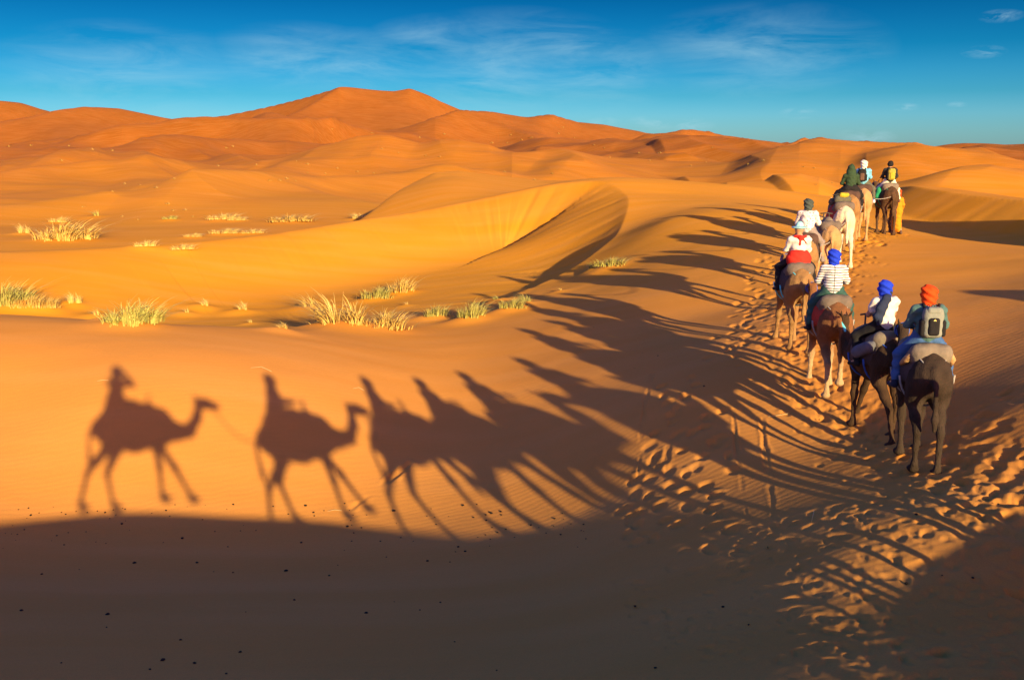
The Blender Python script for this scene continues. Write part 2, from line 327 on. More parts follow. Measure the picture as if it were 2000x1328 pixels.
nearf = ramp(nt, mth(nt, 'DIVIDE', dist, 60.0), [(.2, 1.), (.95, .12)])
wv = N(nt, 'ShaderNodeTexWave', Scale=1.9, Distortion=7.0, Detail=3.0); wv.inputs['Detail Scale'].default_value = .8
mp = N(nt, 'ShaderNodeMapping'); mp.inputs['Rotation'].default_value = (0, 0, R(70)); nt.links.new(pos, mp.inputs[0]); nt.links.new(mp.outputs[0], wv.inputs['Vector'])
hgt = mth(nt, 'ADD', mth(nt, 'MULTIPLY', fine, .006), mth(nt, 'ADD', mth(nt, 'MULTIPLY', med, .03), mth(nt, 'MULTIPLY', wv.outputs['Fac'], .0035)))
b = N(nt, 'ShaderNodeBump', Distance=1.0); nt.links.new(mth(nt, 'MULTIPLY', nearf, .55), b.inputs['Strength']); nt.links.new(hgt, b.inputs['Height']); nt.links.new(b.outputs[0], pb.inputs['Normal'])

# ------------------------------------------------------------------ ground sheet
def grid_mesh(name, V, nr, na, mat):
    me = bpy.data.meshes.new(name); nv = len(V)
    i = np.arange(nr - 1)[:, None]; j = np.arange(na)[None, :]; j1 = (j + 1) % na
    q = np.stack([i * na + j, (i + 1) * na + j, (i + 1) * na + j1, i * na + j1], -1).reshape(-1, 4)[:, ::-1]
    me.vertices.add(nv); me.vertices.foreach_set('co', V.astype(np.float32).ravel())
    nf = len(q); me.loops.add(nf * 4); me.loops.foreach_set('vertex_index', q.astype(np.int32).ravel())
    me.polygons.add(nf); me.polygons.foreach_set('loop_start', np.arange(0, nf * 4, 4, dtype=np.int32))
    me.update(calc_edges=True); me.validate()
    me.polygons.foreach_set('use_smooth', np.ones(len(me.polygons), bool)); me.materials.append(mat)
    o = bpy.data.objects.new(name, me); COL.objects.link(o); return o
AZ = np.concatenate([np.arange(-33, 33, .05), np.arange(33, 327, 1.0)]); AZ = np.radians(AZ); NA = len(AZ); NFINE = 1320
def seg(a, b, k): return np.exp(np.arange(math.log(a), math.log(b), k))
RAD = np.concatenate([[.02], seg(.3, 6, .035), seg(6, 40, .003), seg(40, 75, .0045), seg(75, 320, .005), seg(320, 1200, .009), seg(1200, 6000, .05), [6000]]); NR = len(RAD)
RR, AA = np.meshgrid(RAD, AZ, indexing='ij'); X = RR * np.sin(AA); Y = RR * np.cos(AA)
Z = height(X.ravel(), Y.ravel()).reshape(NR, NA)
# trampled path, hoof prints, drag lines pressed into the sheet
PL = np.array(PATH)[:, :2]
def poly_dist(x, y, P):
    best = np.full(x.shape, 1e9)
    for a, b_ in zip(P[:-1], P[1:]):
        d = b_ - a; t = np.clip(((x - a[0]) * d[0] + (y - a[1]) * d[1]) / (d @ d), 0, 1)
        best = np.minimum(best, np.hypot(x - a[0] - t * d[0], y - a[1] - t * d[1]))
    return best
rows = (RAD > 5) & (RAD < 60); xs, ys = X[rows][:, :NFINE], Y[rows][:, :NFINE]
pd = poly_dist(xs, ys, PL)
side = np.exp(-(pd / 1.0) ** 2)
near_r = np.exp(-(np.maximum(pd - .6, 0) / 1.8) ** 2) * sstep(13.5, 10.0, ys)      # churned foreground right
tr = np.maximum(side, .75 * near_r)
Zs = Z[rows]; Zs[:, :NFINE] += tr * (.038 * fbm(xs / .5, ys / .75, 51, 3) + .018 * fbm(xs / .14, ys / .18, 52, 2)); Z[rows] = Zs
def stamp(x, y, rx, ry, rot, depth):
    rr = math.hypot(x, y); az = math.atan2(x, y); R0 = max(rx, ry) * 2.1
    if rr < 3 or abs(az) > R(33): return
    i0, i1 = np.searchsorted(RAD, rr - R0), np.searchsorted(RAD, rr + R0); da = R0 / rr
    j0, j1 = np.searchsorted(AZ[:NFINE], az - da), np.searchsorted(AZ[:NFINE], az + da)
    if i1 <= i0 or j1 <= j0: return
    dx = X[i0:i1, j0:j1] - x; dy = Y[i0:i1, j0:j1] - y; c, s = math.cos(rot), math.sin(rot)
    wob = 1 + .18 * math.sin(7 * x + 3 * y); u = (dx * c + dy * s) / (rx * wob); v = (-dx * s + dy * c) / (ry / wob); q2 = u * u + v * v
    tilt = random.uniform(-.5, .1); mv = random.uniform(.9, 1.3); mu = random.uniform(-.5, .5)
    Z[i0:i1, j0:j1] += -depth * np.exp(-q2 * q2 * .8) * (1 + tilt * v) + depth * random.uniform(.25, .6) * np.exp(-((u - mu) / .9) ** 2 - ((v - mv) / .45) ** 2)
def along(P, s):
    L = np.hypot(*(P[1:] - P[:-1]).T); c = np.concatenate([[0], np.cumsum(L)]); s = s % c[-1]; i = min(np.searchsorted(c, s, 'right') - 1, len(L) - 1)
    t = (s - c[i]) / L[i]; d = (P[i + 1] - P[i]) / L[i]; return P[i] + t * (P[i + 1] - P[i]), d
plen = np.hypot(*(PL[1:] - PL[:-1]).T).sum()
for k in range(1900):
    p, d = along(PL, random.uniform(16, plen)); off = random.gauss(0, .5) ; n = np.array([-d[1], d[0]])
    q = p + n * off; sc = random.uniform(.8, 1.25)
    stamp(q[0], q[1], .07 * sc, .10 * sc, math.atan2(d[1], d[0]) - math.pi / 2 + random.gauss(0, .3), random.uniform(.010, .035))
for k in range(1900):                                                    # wide churned ground at the lower right
    x, y = random.uniform(1.5, 9), random.uniform(6, 14); 
    if abs(math.atan2(x, y)) > R(32) or (x < 3 and random.random() < .6) or x < 8.2 - y * .62: continue
    sc = random.uniform(.7, 1.3); stamp(x, y, .06 * sc, .095 * sc, random.uniform(-.7, .7), random.uniform(.006, .017))
def trail(pts, n, jit, depth=(.03, .06)):
    P = []
    for q in pts:
        h = hit(*q)
        if h: P.append(h[:2])
    P = np.array(P); L = np.hypot(*(P[1:] - P[:-1]).T).sum()
    for k in range(n):
        p, d = along(P, (k + random.uniform(-.3, .3)) / n * L * .999); nn = np.array([-d[1], d[0]])
        q = p + nn * ((.16 if k % 2 else -.16) + random.gauss(0, jit)); sc = random.uniform(.85, 1.3)
        stamp(q[0], q[1], .1 * sc, .14 * sc, math.atan2(d[1], d[0]) - math.pi / 2 + random.gauss(0, .25), random.uniform(*depth))
    return P
trail([(1250, 1070), (1240, 980), (1275, 900), (1310, 800), (1330, 740)], 26, .14)
trail([(1300, 1060), (1320, 960), (1370, 860), (1400, 800)], 16, .14)
trail([(1420, 1080), (1390, 960), (1400, 850)], 12, .14)
trail([(2000, 760), (1930, 800), (1900, 850), (1860, 880), (1960, 900), (2000, 940)], 34, .35, (.02, .04))
trail([(2000, 830), (1940, 890), (1985, 1010)], 18, .35, (.02, .04))
trail([(1620, 500), (1680, 480), (1720, 472)], 40, .3, (.03, .06))
trail([(1420, 700), (1450, 640), (1480, 590), (1500, 540), (1530, 490)], 70, .35, (.02, .05))
def groove(pts, wid, dep, rim=.4):
    P = np.array([hit(*q)[:2] for q in pts]); d = poly_dist(xs, ys, P); Zq = Z[rows]
    d = d + wid * 1.6 * fbm(xs / .45, ys / .45, 71, 3); a = np.clip(.55 + 1.5 * vnoise(xs / .9, ys / .7, 72), 0, 1.2); wid = wid * (.8 + .8 * np.abs(vnoise(xs / .6, ys / .6, 73)))
    Zq[:, :NFINE] += a * (-dep * np.exp(-(d / wid) ** 2) + dep * rim * np.exp(-((d - 2 * wid) / wid) ** 2)); Z[rows] = Zq
groove([(1275, 730), (1258, 790), (1250, 880), (1243, 960), (1240, 1000)], .035, .02)
groove([(1305, 870), (1298, 930), (1292, 1000)], .035, .02)
groove([(1432, 800), (1438, 880), (1447, 930), (1450, 960), (1462, 1030), (1466, 1080)], .03, .015)
groove([(1488, 820), (1496, 900), (1508, 980), (1510, 1060), (1507, 1100)], .035, .018)
groove([(610, 1032), (670, 1005), (720, 970), (800, 905)], .05, .05)
groove([(590, 1035), (640, 1018), (690, 1000)], .03, .03)
# where grass grows the wind has banked up a little sand
T = [
 (15, 600, 52, 0, 1, 'tall greenish grass tuft at the far left end of the near crest', 1.1), (60, 604, 34, 3, 0, 'low spreading straw clump just right of the leftmost tall tuft', 1.1), (95, 606, 28, 3, 0, 'low bright straw clump in the left row of grass, before the small upright tuft', 1.0), (145, 598, 24, 1, 2, 'small upright pale tuft ending the left row of grass', .9),
 (190, 622, 22, 4, 2, 'thin twiggy straw tuft left of the big green topped clump', 1.2), (215, 632, 26, 3, 0, 'low straw tuft touching the left of the big green topped clump', .9), (262, 640, 58, 0, 1, 'big rounded clump with green top on the near left crest', 1.25),
 (366, 615, 18, 4, 2, 'tiny leaning tuft in the left hollow, lower of a pair', 1.1), (400, 604, 30, 2, 2, 'wispy upright tuft in the left hollow, upper of a pair', .8), (474, 612, 34, 2, 2, 'lone feathery tuft leaning in the middle of the hollow', .9), (490, 634, 14, 4, 2, 'tiny tuft right below the lone feathery tuft', 1.2), (552, 648, 26, 2, 0, 'low windblown tuft on the crest edge between the lone tuft and the large cluster', 1.3),
 (604, 606, 46, 4, 0, 'sparse twiggy tuft at the upper left of the large cluster', 1.4), (660, 640, 72, 1, 0, 'tallest bushy tuft of the large cluster, with shaded left side', 1.2), (735, 586, 34, 3, 1, 'upper tuft of the large cluster leaning right', 1.1), (785, 575, 36, 0, 0, 'upper right tuft of the large cluster with spiky tips', 1.0), (742, 644, 48, 3, 0, 'broad pale tuft at the front of the large cluster with exposed roots', 1.5),
 (795, 598, 12, 4, 2, 'tiny pale sprig between the large cluster and the row on the right', 1.2), (848, 622, 30, 3, 1, 'pale green tuft first in the row right of the large cluster', 1.0), (922, 626, 42, 0, 1, 'upright green tuft in the crest row, second from the large cluster', .9), (1000, 606, 30, 3, 1, 'pale green tuft at the right end of the crest row', 1.1), (1025, 596, 22, 1, 1, 'small green tuft just behind the right end of the crest row', .9), (968, 590, 18, 2, 1, 'thin green sprig in the shadow behind the crest row', 1.0),
 (1190, 524, 26, 3, 1, 'pale green tuft alone on the ridge below the curved slip face', 1.6), (1160, 530, 18, 1, 1, 'thin green sprig at the left of the lone ridge tuft', 1.0), (1095, 570, 10, 4, 2, 'tiny straw sprig on the ridge shadow edge', 1.4)]
T2 = [(130, 470, 44, 0, 0, 'large bushy straw clump on the left middle dune', 1.6), (118, 436, 14, 3, 2, 'small pale tuft behind the large clump on the left dune', 1.5), (46, 458, 20, 1, 2, 'short stubby tuft at the far left of the middle dune', .9), (190, 425, 22, 4, 1, 'upright green yellow tuft right above the large left clump', 1.2), (283, 484, 16, 3, 2, 'pale tuft low on the middle dune, below the scattered dots', 1.6), (355, 490, 14, 3, 2, 'faint wide tuft on the slope right of the pale low tuft', 2.0), (380, 464, 10, 3, 2, 'short pale tuft left of the long straw row', 2.2), (440, 458, 14, 3, 2, 'left half of the long straw row on the middle crest', 2.6), (490, 457, 11, 3, 2, 'right half of the long straw row on the middle crest', 2.6),
      (432, 430, 16, 3, 2, 'pale bushy tuft left of two above the straw row', 2.4), (465, 432, 10, 3, 2, 'low pale tuft trailing right of the left bushy one', 2.4), (560, 434, 18, 3, 0, 'round straw tuft right of two above the straw row', 3.0), (698, 430, 14, 1, 2, 'lone pale tuft at the foot of the pointed middle dune', 1.5), (332, 430, 10, 3, 1, 'round green tuft among dots on the left middle dune', 1.8)]
MOUND = {}
for t in T + T2:
    h = hit(t[0], t[1]); hh = t[2] / F * h[3]; wd_ = .55 * hh * max(1, t[6]) + .12; MOUND[(t[0], t[1])] = (h, .3 * min(hh, .6))
    i0, i1 = np.searchsorted(RAD, h[3] - 4 * wd_), np.searchsorted(RAD, h[3] + 4 * wd_); a_ = math.atan2(h[0], h[1]); j0, j1 = np.searchsorted(AZ[:NFINE], a_ - 4 * wd_ / h[3]), np.searchsorted(AZ[:NFINE], a_ + 4 * wd_ / h[3])
    dx = X[i0:i1, j0:j1] - h[0]; dy = Y[i0:i1, j0:j1] - h[1]
    Z[i0:i1, j0:j1] += .3 * min(hh, .6) * np.exp(-((dx + .3 * wd_) / (1.5 * wd_)) ** 2 - (dy / (1.1 * wd_)) ** 2)
V = np.stack([X, Y, Z], -1).reshape(-1, 3)
ground = grid_mesh('sand_ground', V, NR, NA, SAND); ground['kind'] = 'structure'

# ------------------------------------------------------------------ implicit surface modelling (bodies, clothing, pads)
def rcone(P, a, b, ra, rb, s):
    a, b, s = np.array(a, float), np.array(b, float), np.array(s, float)
    p = (P - a) / s; d = (b - a) / s; L2 = d @ d
    t = np.clip((p @ d) / max(L2, 1e-9), 0, 1)
    return (np.linalg.norm(p - t[..., None] * d, axis=-1) - (ra + (rb - ra) * t)) * min(s)
def field(P, prims):
    f = None
    for a, b, ra, rb, k, s in prims:
        d = rcone(P, a, b, ra, rb, s)
        if f is None: f = d
        else:
            h = np.maximum(k - np.abs(f - d), 0) / k; f = np.minimum(f, d) - h * h * k * .25
    return f
def surf(prims, h, mod=None):
    lo = np.min([np.minimum(np.array(p[0]) - max(p[2], p[3]) * np.array(p[5]), np.array(p[1]) - max(p[2], p[3]) * np.array(p[5])) for p in prims], 0) - 3 * h
    hi = np.max([np.maximum(np.array(p[0]) + max(p[2], p[3]) * np.array(p[5]), np.array(p[1]) + max(p[2], p[3]) * np.array(p[5])) for p in prims], 0) + 3 * h
    n = np.ceil((hi - lo) / h).astype(int) + 1
    g = np.stack(np.meshgrid(*[lo[i] + h * np.arange(n[i]) for i in range(3)], indexing='ij'), -1)
    f = field(g, prims)
    if mod is not None: f = mod(g, f)
    f = np.where(np.abs(f) < 1e-7, 1e-7, f); s = f < 0
    cs = (n - 1); cnt = np.zeros(cs, int); acc = np.zeros((*cs, 3)); num = np.zeros(cs)
    sl = lambda o: tuple(slice(o[i], o[i] + cs[i]) for i in range(3))
    cor = [(i, j, k) for i in (0, 1) for j in (0, 1) for k in (0, 1)]
    for o in cor: cnt += s[sl(o)]
    for o in cor:
        for ax in range(3):
            if o[ax]: continue
            o2 = list(o); o2[ax] = 1
            f0, f1 = f[sl(o)], f[sl(o2)]; m = (f0 < 0) != (f1 < 0); t = np.where(m, f0 / np.where(m, f0 - f1, 1), 0)
            for c in range(3): acc[..., c] += m * (o[c] + (t if c == ax else 0))
            num += m
    act = (cnt > 0) & (cnt < 8); idx = np.full(cs, -1); idx[act] = np.arange(act.sum())
    base = np.argwhere(act); Vv = lo + h * (base + acc[act] / num[act][:, None])
    Q = []
    for ax in range(3):
        b_, c_ = (ax + 1) % 3, (ax + 2) % 3
        i0 = [slice(None)] * 3; i1 = [slice(None)] * 3; i0[ax] = slice(0, n[ax] - 1); i1[ax] = slice(1, n[ax])
        for t_ in (b_, c_): i0[t_] = slice(1, n[t_] - 1); i1[t_] = slice(1, n[t_] - 1)
        s0, s1 = s[tuple(i0)], s[tuple(i1)]; w = np.argwhere(s0 != s1); flip = s0[s0 != s1]
        w[:, b_] += 1; w[:, c_] += 1
        cc = []
        for (db, dc) in ((-1, -1), (0, -1), (0, 0), (-1, 0)):
            q = w.copy(); q[:, b_] += db; q[:, c_] += dc; cc.append(idx[q[:, 0], q[:, 1], q[:, 2]])
        q = np.stack(cc, 1); q[~flip] = q[~flip][:, ::-1]; Q.append(q)
    return Vv, np.concatenate(Q)
def link(name, me, mats, parent=None, smooth=True):
    for m in (mats if isinstance(mats, (list, tuple)) else [mats]): me.materials.append(m)
    if smooth: me.polygons.foreach_set('use_smooth', np.ones(len(me.polygons), bool))
    o = bpy.data.objects.new(name, me); COL.objects.link(o)
    if parent: o.parent = parent
    return o
def mesh_of(name, prims, h, mod=None):
    v, q = surf(prims, h, mod); me = bpy.data.meshes.new(name); me.from_pydata(v.tolist(), [], q.tolist()); me.update(); return me
def C(a, b, ra, rb=None, k=.04, s=(1, 1, 1)): return (a, b, ra, ra if rb is None else rb, k, s)
def chainp(pts, k=.04, s=(1, 1, 1)): return [C(p[:3], q[:3], p[3], q[3], k, s) for p, q in zip(pts[:-1], pts[1:])]
def tube_bm(bm, pts, rad, n=6, cap=True):
    pts = [Vector(p) for p in pts]; rads = rad if isinstance(rad, (list, tuple)) else [rad] * len(pts); rings = []
    for i, p in enumerate(pts):
        t = (pts[min(i + 1, len(pts) - 1)] - pts[max(i - 1, 0)]).normalized(); u = t.cross(Vector((0, 0, 1)));
        if u.length < .05: u = t.cross(Vector((1, 0, 0)))
        u.normalize(); v = t.cross(u)
        rings.append([bm.verts.new(p + (u * math.cos(2 * math.pi * k / n) + v * math.sin(2 * math.pi * k / n)) * rads[i]) for k in range(n)])
    for a, b in zip(rings[:-1], rings[1:]):
        for k in range(n): bm.faces.new((a[k], a[(k + 1) % n], b[(k + 1) % n], b[k]))
    if cap: bm.faces.new(rings[0][::-1]); bm.faces.new(rings[-1])
def tubes(name, runs, rad, mat, parent=None, n=6): return [tube(name, r_, rad, mat, parent, n) for r_ in runs]
def tube(name, pts, rad, mat, parent=None, n=6):
    bm = bmesh.new()
    for P in (pts if isinstance(pts[0][0], (list, tuple, Vector)) else [pts]): tube_bm(bm, P, rad, n)
    bmesh.ops.recalc_face_normals(bm, faces=bm.faces[:])
    me = bpy.data.meshes.new(name); bm.to_mesh(me); bm.free(); return link(name, me, mat, parent)
def tag(o, label, cat, group=None):
    o['label'] = label; o['category'] = cat
    if group: o['group'] = group
    return o

# ------------------------------------------------------------------ camel
def camel_prims(hl, hr, fl, fr, lift=None, neck=0.0):
    W = (.8, 1, 1)
    P = [C((0, -.55, 1.39), (0, 0, 1.33), .31, .41, .1, W), C((0, 0, 1.33), (0, .5, 1.33), .41, .34, .1, W), C((0, .52, 1.42), (0, .62, 1.22), .27, .22, .12, (.8, 1, 1)),
         C((0, .0, 1.58), (0, .0, 1.77), .25, .13, .16, (.8, 1.25, 1)), C((0, -.55, 1.5), (0, -.72, 1.4), .2, .17, .1), C((0, .35, 1.55), (0, .5, 1.5), .15, .12, .1),
         C((0, .45, 1.05), (0, .5, 1.08), .1, .1, .08)]
    for sx in (-1, 1):
        P += [C((sx * .13, -.58, 1.36), (sx * .17, -.5, 1.12), .2, .15, .08, (.85, 1.1, 1))]
        d = hl if sx < 0 else hr; up = .28 if lift == sx else 0
        st = (sx * .17, -.44 + .25 * d, 1.02); hk = (sx * .15, -.70 + .6 * d, .62 + up * .4); ft = (sx * .14, -.66 + d - (.12 if up else 0), .13 + up); pd = (sx * .14, ft[1] + (.02 if up else .07), .045 + up * .7)
        P += chainp([(sx * .16, -.55, 1.25, .17), (*st, .12), (sx * .16, (st[1] * .45 + hk[1] * .55), .8 + up * .3, .074), (*hk, .062)], .07) + chainp([(*hk, .056), (sx * .145, (hk[1] + ft[1]) / 2, (hk[2] + ft[2]) / 2, .042), (*ft, .043)], .04) + [C(ft, pd, .045, .06, .05), C((pd[0], pd[1] - .02, pd[2]), (pd[0], pd[1] + .05, pd[2] - .005), .085, .085, .05, (.95, 1, .5))]
        d = fl if sx < 0 else fr
        el = (sx * .17, .40 + .1 * d, 1.08); kn = (sx * .155, .47 + .55 * d, .60); ft = (sx * .15, .47 + d, .13); pd = (sx * .15, ft[1] + .06, .045)
        P += chainp([(sx * .15, .48, 1.35, .17), (*el, .11), (sx * .16, el[1] * .4 + kn[1] * .6, .78, .058), (*kn, .072)], .06) + chainp([(*kn, .066), (sx * .15, (kn[1] + ft[1]) / 2, .36, .042), (*ft, .043)], .04) + [C(ft, pd, .045, .06, .05), C((pd[0], pd[1] - .02, pd[2]), (pd[0], pd[1] + .05, pd[2] - .005), .09, .09, .05, (.95, 1, .5))]
    n = neck
    P += chainp([(0, .58, 1.38, .2), (0, .92, 1.20, .15), (n * .4, 1.18, 1.20, .12), (n * .8, 1.38, 1.42, .095), (n, 1.47, 1.68, .088)], .1, (.85, 1, 1))
    P += chainp([(n, 1.47, 1.73, .105), (n, 1.65, 1.71, .085), (n, 1.79, 1.65, .066), (n, 1.89, 1.61, .06)], .05, (.85, 1, 1)) + [C((n, 1.55, 1.65), (n, 1.83, 1.58), .06, .04, .05)]
    for sx in (-1, 1):
        P += [C((n + sx * .075, 1.43, 1.81), (n + sx * .11, 1.39, 1.90), .028, .014, .02), C((n + sx * .06, 1.60, 1.76), (n + sx * .065, 1.62, 1.76), .03, .03, .03)]
    P += chainp([(0, -.84, 1.5, .06), (0, -.95, 1.3, .04), (.01, -.97, 1.05, .034), (.015, -.965, .85, .05), (.02, -.95, .68, .03)], .04)
    return P
POSES = {'stride': (-.50, .12, -.02, .52), 'mirror': (.14, -.42, .46, -.06), 'stand': (.05, -.14, -.1, .14), 'lifted': (-.1, .22, .2, -.22), 'amble': (.2, -.12, -.2, .22)}
CAMEL = {}
for nm, (a, b_, c_, d_) in POSES.items():
    me = mesh_of('camel_body', camel_prims(a, b_, c_, d_, lift=(1 if nm == 'lifted' else None), neck=(.12 if nm in ('mirror', 'amble') else 0)), .03, lambda g, f: f + .007 * np.sin(g[..., 0] * 31 + 3 * np.sin(g[..., 2] * 7)) * np.sin(g[..., 1] * 27 + 2 * np.sin(g[..., 2] * 11)) * (g[..., 2] > .9))
    cen = np.array([p.center for p in me.polygons]); mi = ((cen[:, 1] < -.88) & (cen[:, 2] < 1.0)).astype(np.int32)
    me.polygons.foreach_set('material_index', mi); CAMEL[nm] = me
def seat_pad_meshes():
    pad = chainp([(-.15, -.36, 1.58, .1), (-.18, .34, 1.55, .11)], .1) + chainp([(.15, -.36, 1.58, .1), (.18, .34, 1.55, .11)], .1) + \
        [C((0, -.32, 1.60), (0, .3, 1.62), .19, .2, .2, (1.1, 1, 1)), C((-.15, -.50, 1.68), (.15, -.50, 1.68), .15, .15, .12), C((-.13, .36, 1.66), (.13, .36, 1.66), .12, .12, .1)]
    wob = lambda g, f: f + .012 * np.sin(g[..., 0] * 23 + 2 * np.sin(g[..., 1] * 9)) * np.sin(g[..., 1] * 17 + g[..., 2] * 11)
    pm = mesh_of('pad', pad, .03, wob)
    W = (.86, 1, 1)
    body = [C((0, -.55, 1.39), (0, 0, 1.33), .34, .44, .1, W), C((0, 0, 1.33), (0, .5, 1.33), .44, .37, .1, W), C((0, .0, 1.58), (0, .0, 1.77), .26, .14, .16, (.8, 1.25, 1))]
    def clip(g, f):
        ed = .03 * np.sin(g[..., 1] * 14)
        f = np.maximum(f, np.maximum(np.abs(g[..., 1] + .1) - .48, 1.22 + ed - g[..., 2])); inner = f + .03
        return f
    bmh = mesh_of('blanket', body, .03, clip)
    return pm, bmh
PAD, BLANKET = seat_pad_meshes()

M = {}
M['grey_felt'] = cloth('grey felt', (.15, .12, .10), .95, 14, .5); M['brown_felt'] = cloth('brown felt', (.085, .05, .04), .95, 14, .5); M['taupe'] = cloth('taupe blanket', (.20, .165, .13), .95, 16, .5)
M['red'] = cloth('red wool', (.42, .05, .03)); M['rug'] = cloth('dark rug', (.07, .05, .05)); M['blue_rug'] = cloth('blue rug', (.05, .08, .22)); M['tan_wood'] = cloth('tan leather', (.5, .3, .14), .6)
M['iron'] = cloth('iron', (.06, .055, .05), .5); M['teal_rope'] = cloth('teal rope', (.14, .66, .80)); M['grey_rope'] = cloth('grey rope', (.34, .32, .3)); M['blue_rope'] = cloth('blue rope', (.05, .13, .5)); M['straw_rope'] = cloth('straw rope', (.35, .24, .12))
M['green_rope'] = cloth('green rope', (.03, .33, .2)); M['black_hair'] = cloth('tail hair', (.03, .022, .018), .8, 60, .6); M['eye'] = cloth('dark eye', (.01, .008, .006), .15)
HIDE = {'charcoal': hide('charcoal hide', (.062, .042, .032)), 'dark': hide('dark brown hide', (.085, .048, .028)), 'russet': hide('russet hide', (.27, .12, .05), (.14, .06, .028), leg=(.5, .35, .2)), 'tawny': hide('tawny hide', (.38, .22, .09), (.21, .11, .045)),
        'sandy': hide('sandy hide', (.52, .32, .15), (.42, .24, .1)), 'white': hide('white hide', (.80, .68, .5), (.7, .55, .38)), 'black_brown': hide('black brown hide', (.12, .065, .035))}
def camel(xy, heading, pose, hidecol, label, scale=1.0, dz=0.0, group='camels of the caravan'):
    me = CAMEL[pose].copy(); me.materials.clear(); me.materials.append(HIDE[hidecol]); me.materials.append(M['black_hair'])
    o = bpy.data.objects.new('camel', me); COL.objects.link(o); me.polygons.foreach_set('use_smooth', np.ones(len(me.polygons), bool))
    o.location = (xy[0], xy[1], gz(*xy) - .02 + dz); o.rotation_euler = (0, 0, -heading); o.scale = (scale * .95, scale * .87, scale)
    tag(o, label, 'camel', group)
    n = .12 if pose in ('mirror', 'amble') else 0
    tubes('halter', [[(n + .085 * math.cos(t), 1.71 + .02 * math.sin(t), 1.685 + .095 * math.sin(t)) for t in np.linspace(0, 2 * math.pi, 13)], [(n + .1 * math.cos(t), 1.50, 1.71 + .12 * math.sin(t)) for t in np.linspace(0, 2 * math.pi, 13)]], .011, M['blue_rope'], o)
    for sx in (-1, 1):
        bm = bmesh.new(); bmesh.ops.create_uvsphere(bm, u_segments=10, v_segments=6, radius=.026); bmesh.ops.translate(bm, verts=bm.verts[:], vec=(n + sx * .072, 1.615, 1.765))
        e = bpy.data.meshes.new('eye'); bm.to_mesh(e); bm.free(); link('eye', e, M['eye'], o)
    return o
def saddle(cam, padmat, blankmat, label, strap='grey_rope', handle=True, load=None, rump=True, blanket=True, arms=False):
    root = bpy.data.objects.new('camel_saddle', PAD.copy()); COL.objects.link(root); root.data.materials.append(M[padmat]); root.data.polygons.foreach_set('use_smooth', np.ones(len(root.data.polygons), bool))
    root.matrix_world = cam.matrix_basis; tag(root, label, 'saddle', 'saddles on the camels')
    if blanket: link('blanket', BLANKET.copy(), M[blankmat], root)
    if handle: tube('handle', [[(-.17, .38, 1.98), (0, .38, 2.0), (.17, .38, 1.98)], [(-.1, .32, 1.65), (-.07, .38, 1.99)], [(.1, .32, 1.65), (.07, .38, 1.99)]], .017, M['iron'], root)
    if rump: tubes('crupper_strap', [[(s * .2, -.42, 1.72), (s * .2, -.52, 1.68), (s * .18, -.62, 1.635), (s * .15, -.7, 1.6), (s * .1, -.79, 1.55), (s * .05, -.86, 1.51), (0, -.89, 1.49)] for s in (-1, 1)], .011, M[strap], root)
    if arms: tubes('side_roll', [[(s * .10, -.56, 1.72), (s * .23, -.53, 1.72), (s * .31, -.44, 1.60), (s * .34, -.2, 1.48)] for s in (-1, 1)], [.03, .05, .055, .04], M['tan_wood'], root, 8)
    tubes('girth_strap', [[(.385 * math.cos(t), y, 1.37 + .45 * math.sin(t)) for t in np.linspace(-math.pi * .98, 0, 15)] for y in (.3, -.35)], .016, M[strap], root)
    return root

# ------------------------------------------------------------------ people
SKIN = cloth('skin', (.42, .22, .13), .6, 10, .05, .12); HAIR = cloth('hair', (.03, .02, .015), .6, 80, .5)
def rz(p, a, c=(0, 0)):
    x, y = p[0] - c[0], p[1] - c[1]; return (c[0] + x * math.cos(a) - y * math.sin(a), c[1] + x * math.sin(a) + y * math.cos(a), *p[2:])
def rider_joints(pose='ride'):
    J = dict(hip=(.1, 0, .1), knee=(.37, .30, -.06), ankle=(.43, .12, -.50), toe=(.45, .30, -.57), pel=(0, 0, .12), waist=(0, -.03, .28), chest=(0, -.01, .47), neck=(0, .02, .60), head=(0, .05, .74), sho=(.19, -.01, .53), elb=(.28, .06, .27), wri=(.13, .34, .2))
    if pose == 'hang': J.update(knee=(.36, .14, -.22), ankle=(.42, .05, -.64), toe=(.45, .22, -.72))
    if pose == 'slim': J.update(elb=(.25, .1, .28), wri=(.1, .36, .24), knee=(.37, .26, -.12), ankle=(.42, .1, -.55), toe=(.45, .27, -.63))
    if pose == 'photo': J.update(elb=(.24, .22, .44), wri=(.085, .22, .66), head=(0, .04, .75))
    if pose == 'walk': J.update(hip=(.09, 0, .1))
    return J
def mirror(p, s): return (p[0] * s, p[1], p[2])
def lerp(a, b, t): return tuple(a[i] + (b[i] - a[i]) * t for i in range(3))
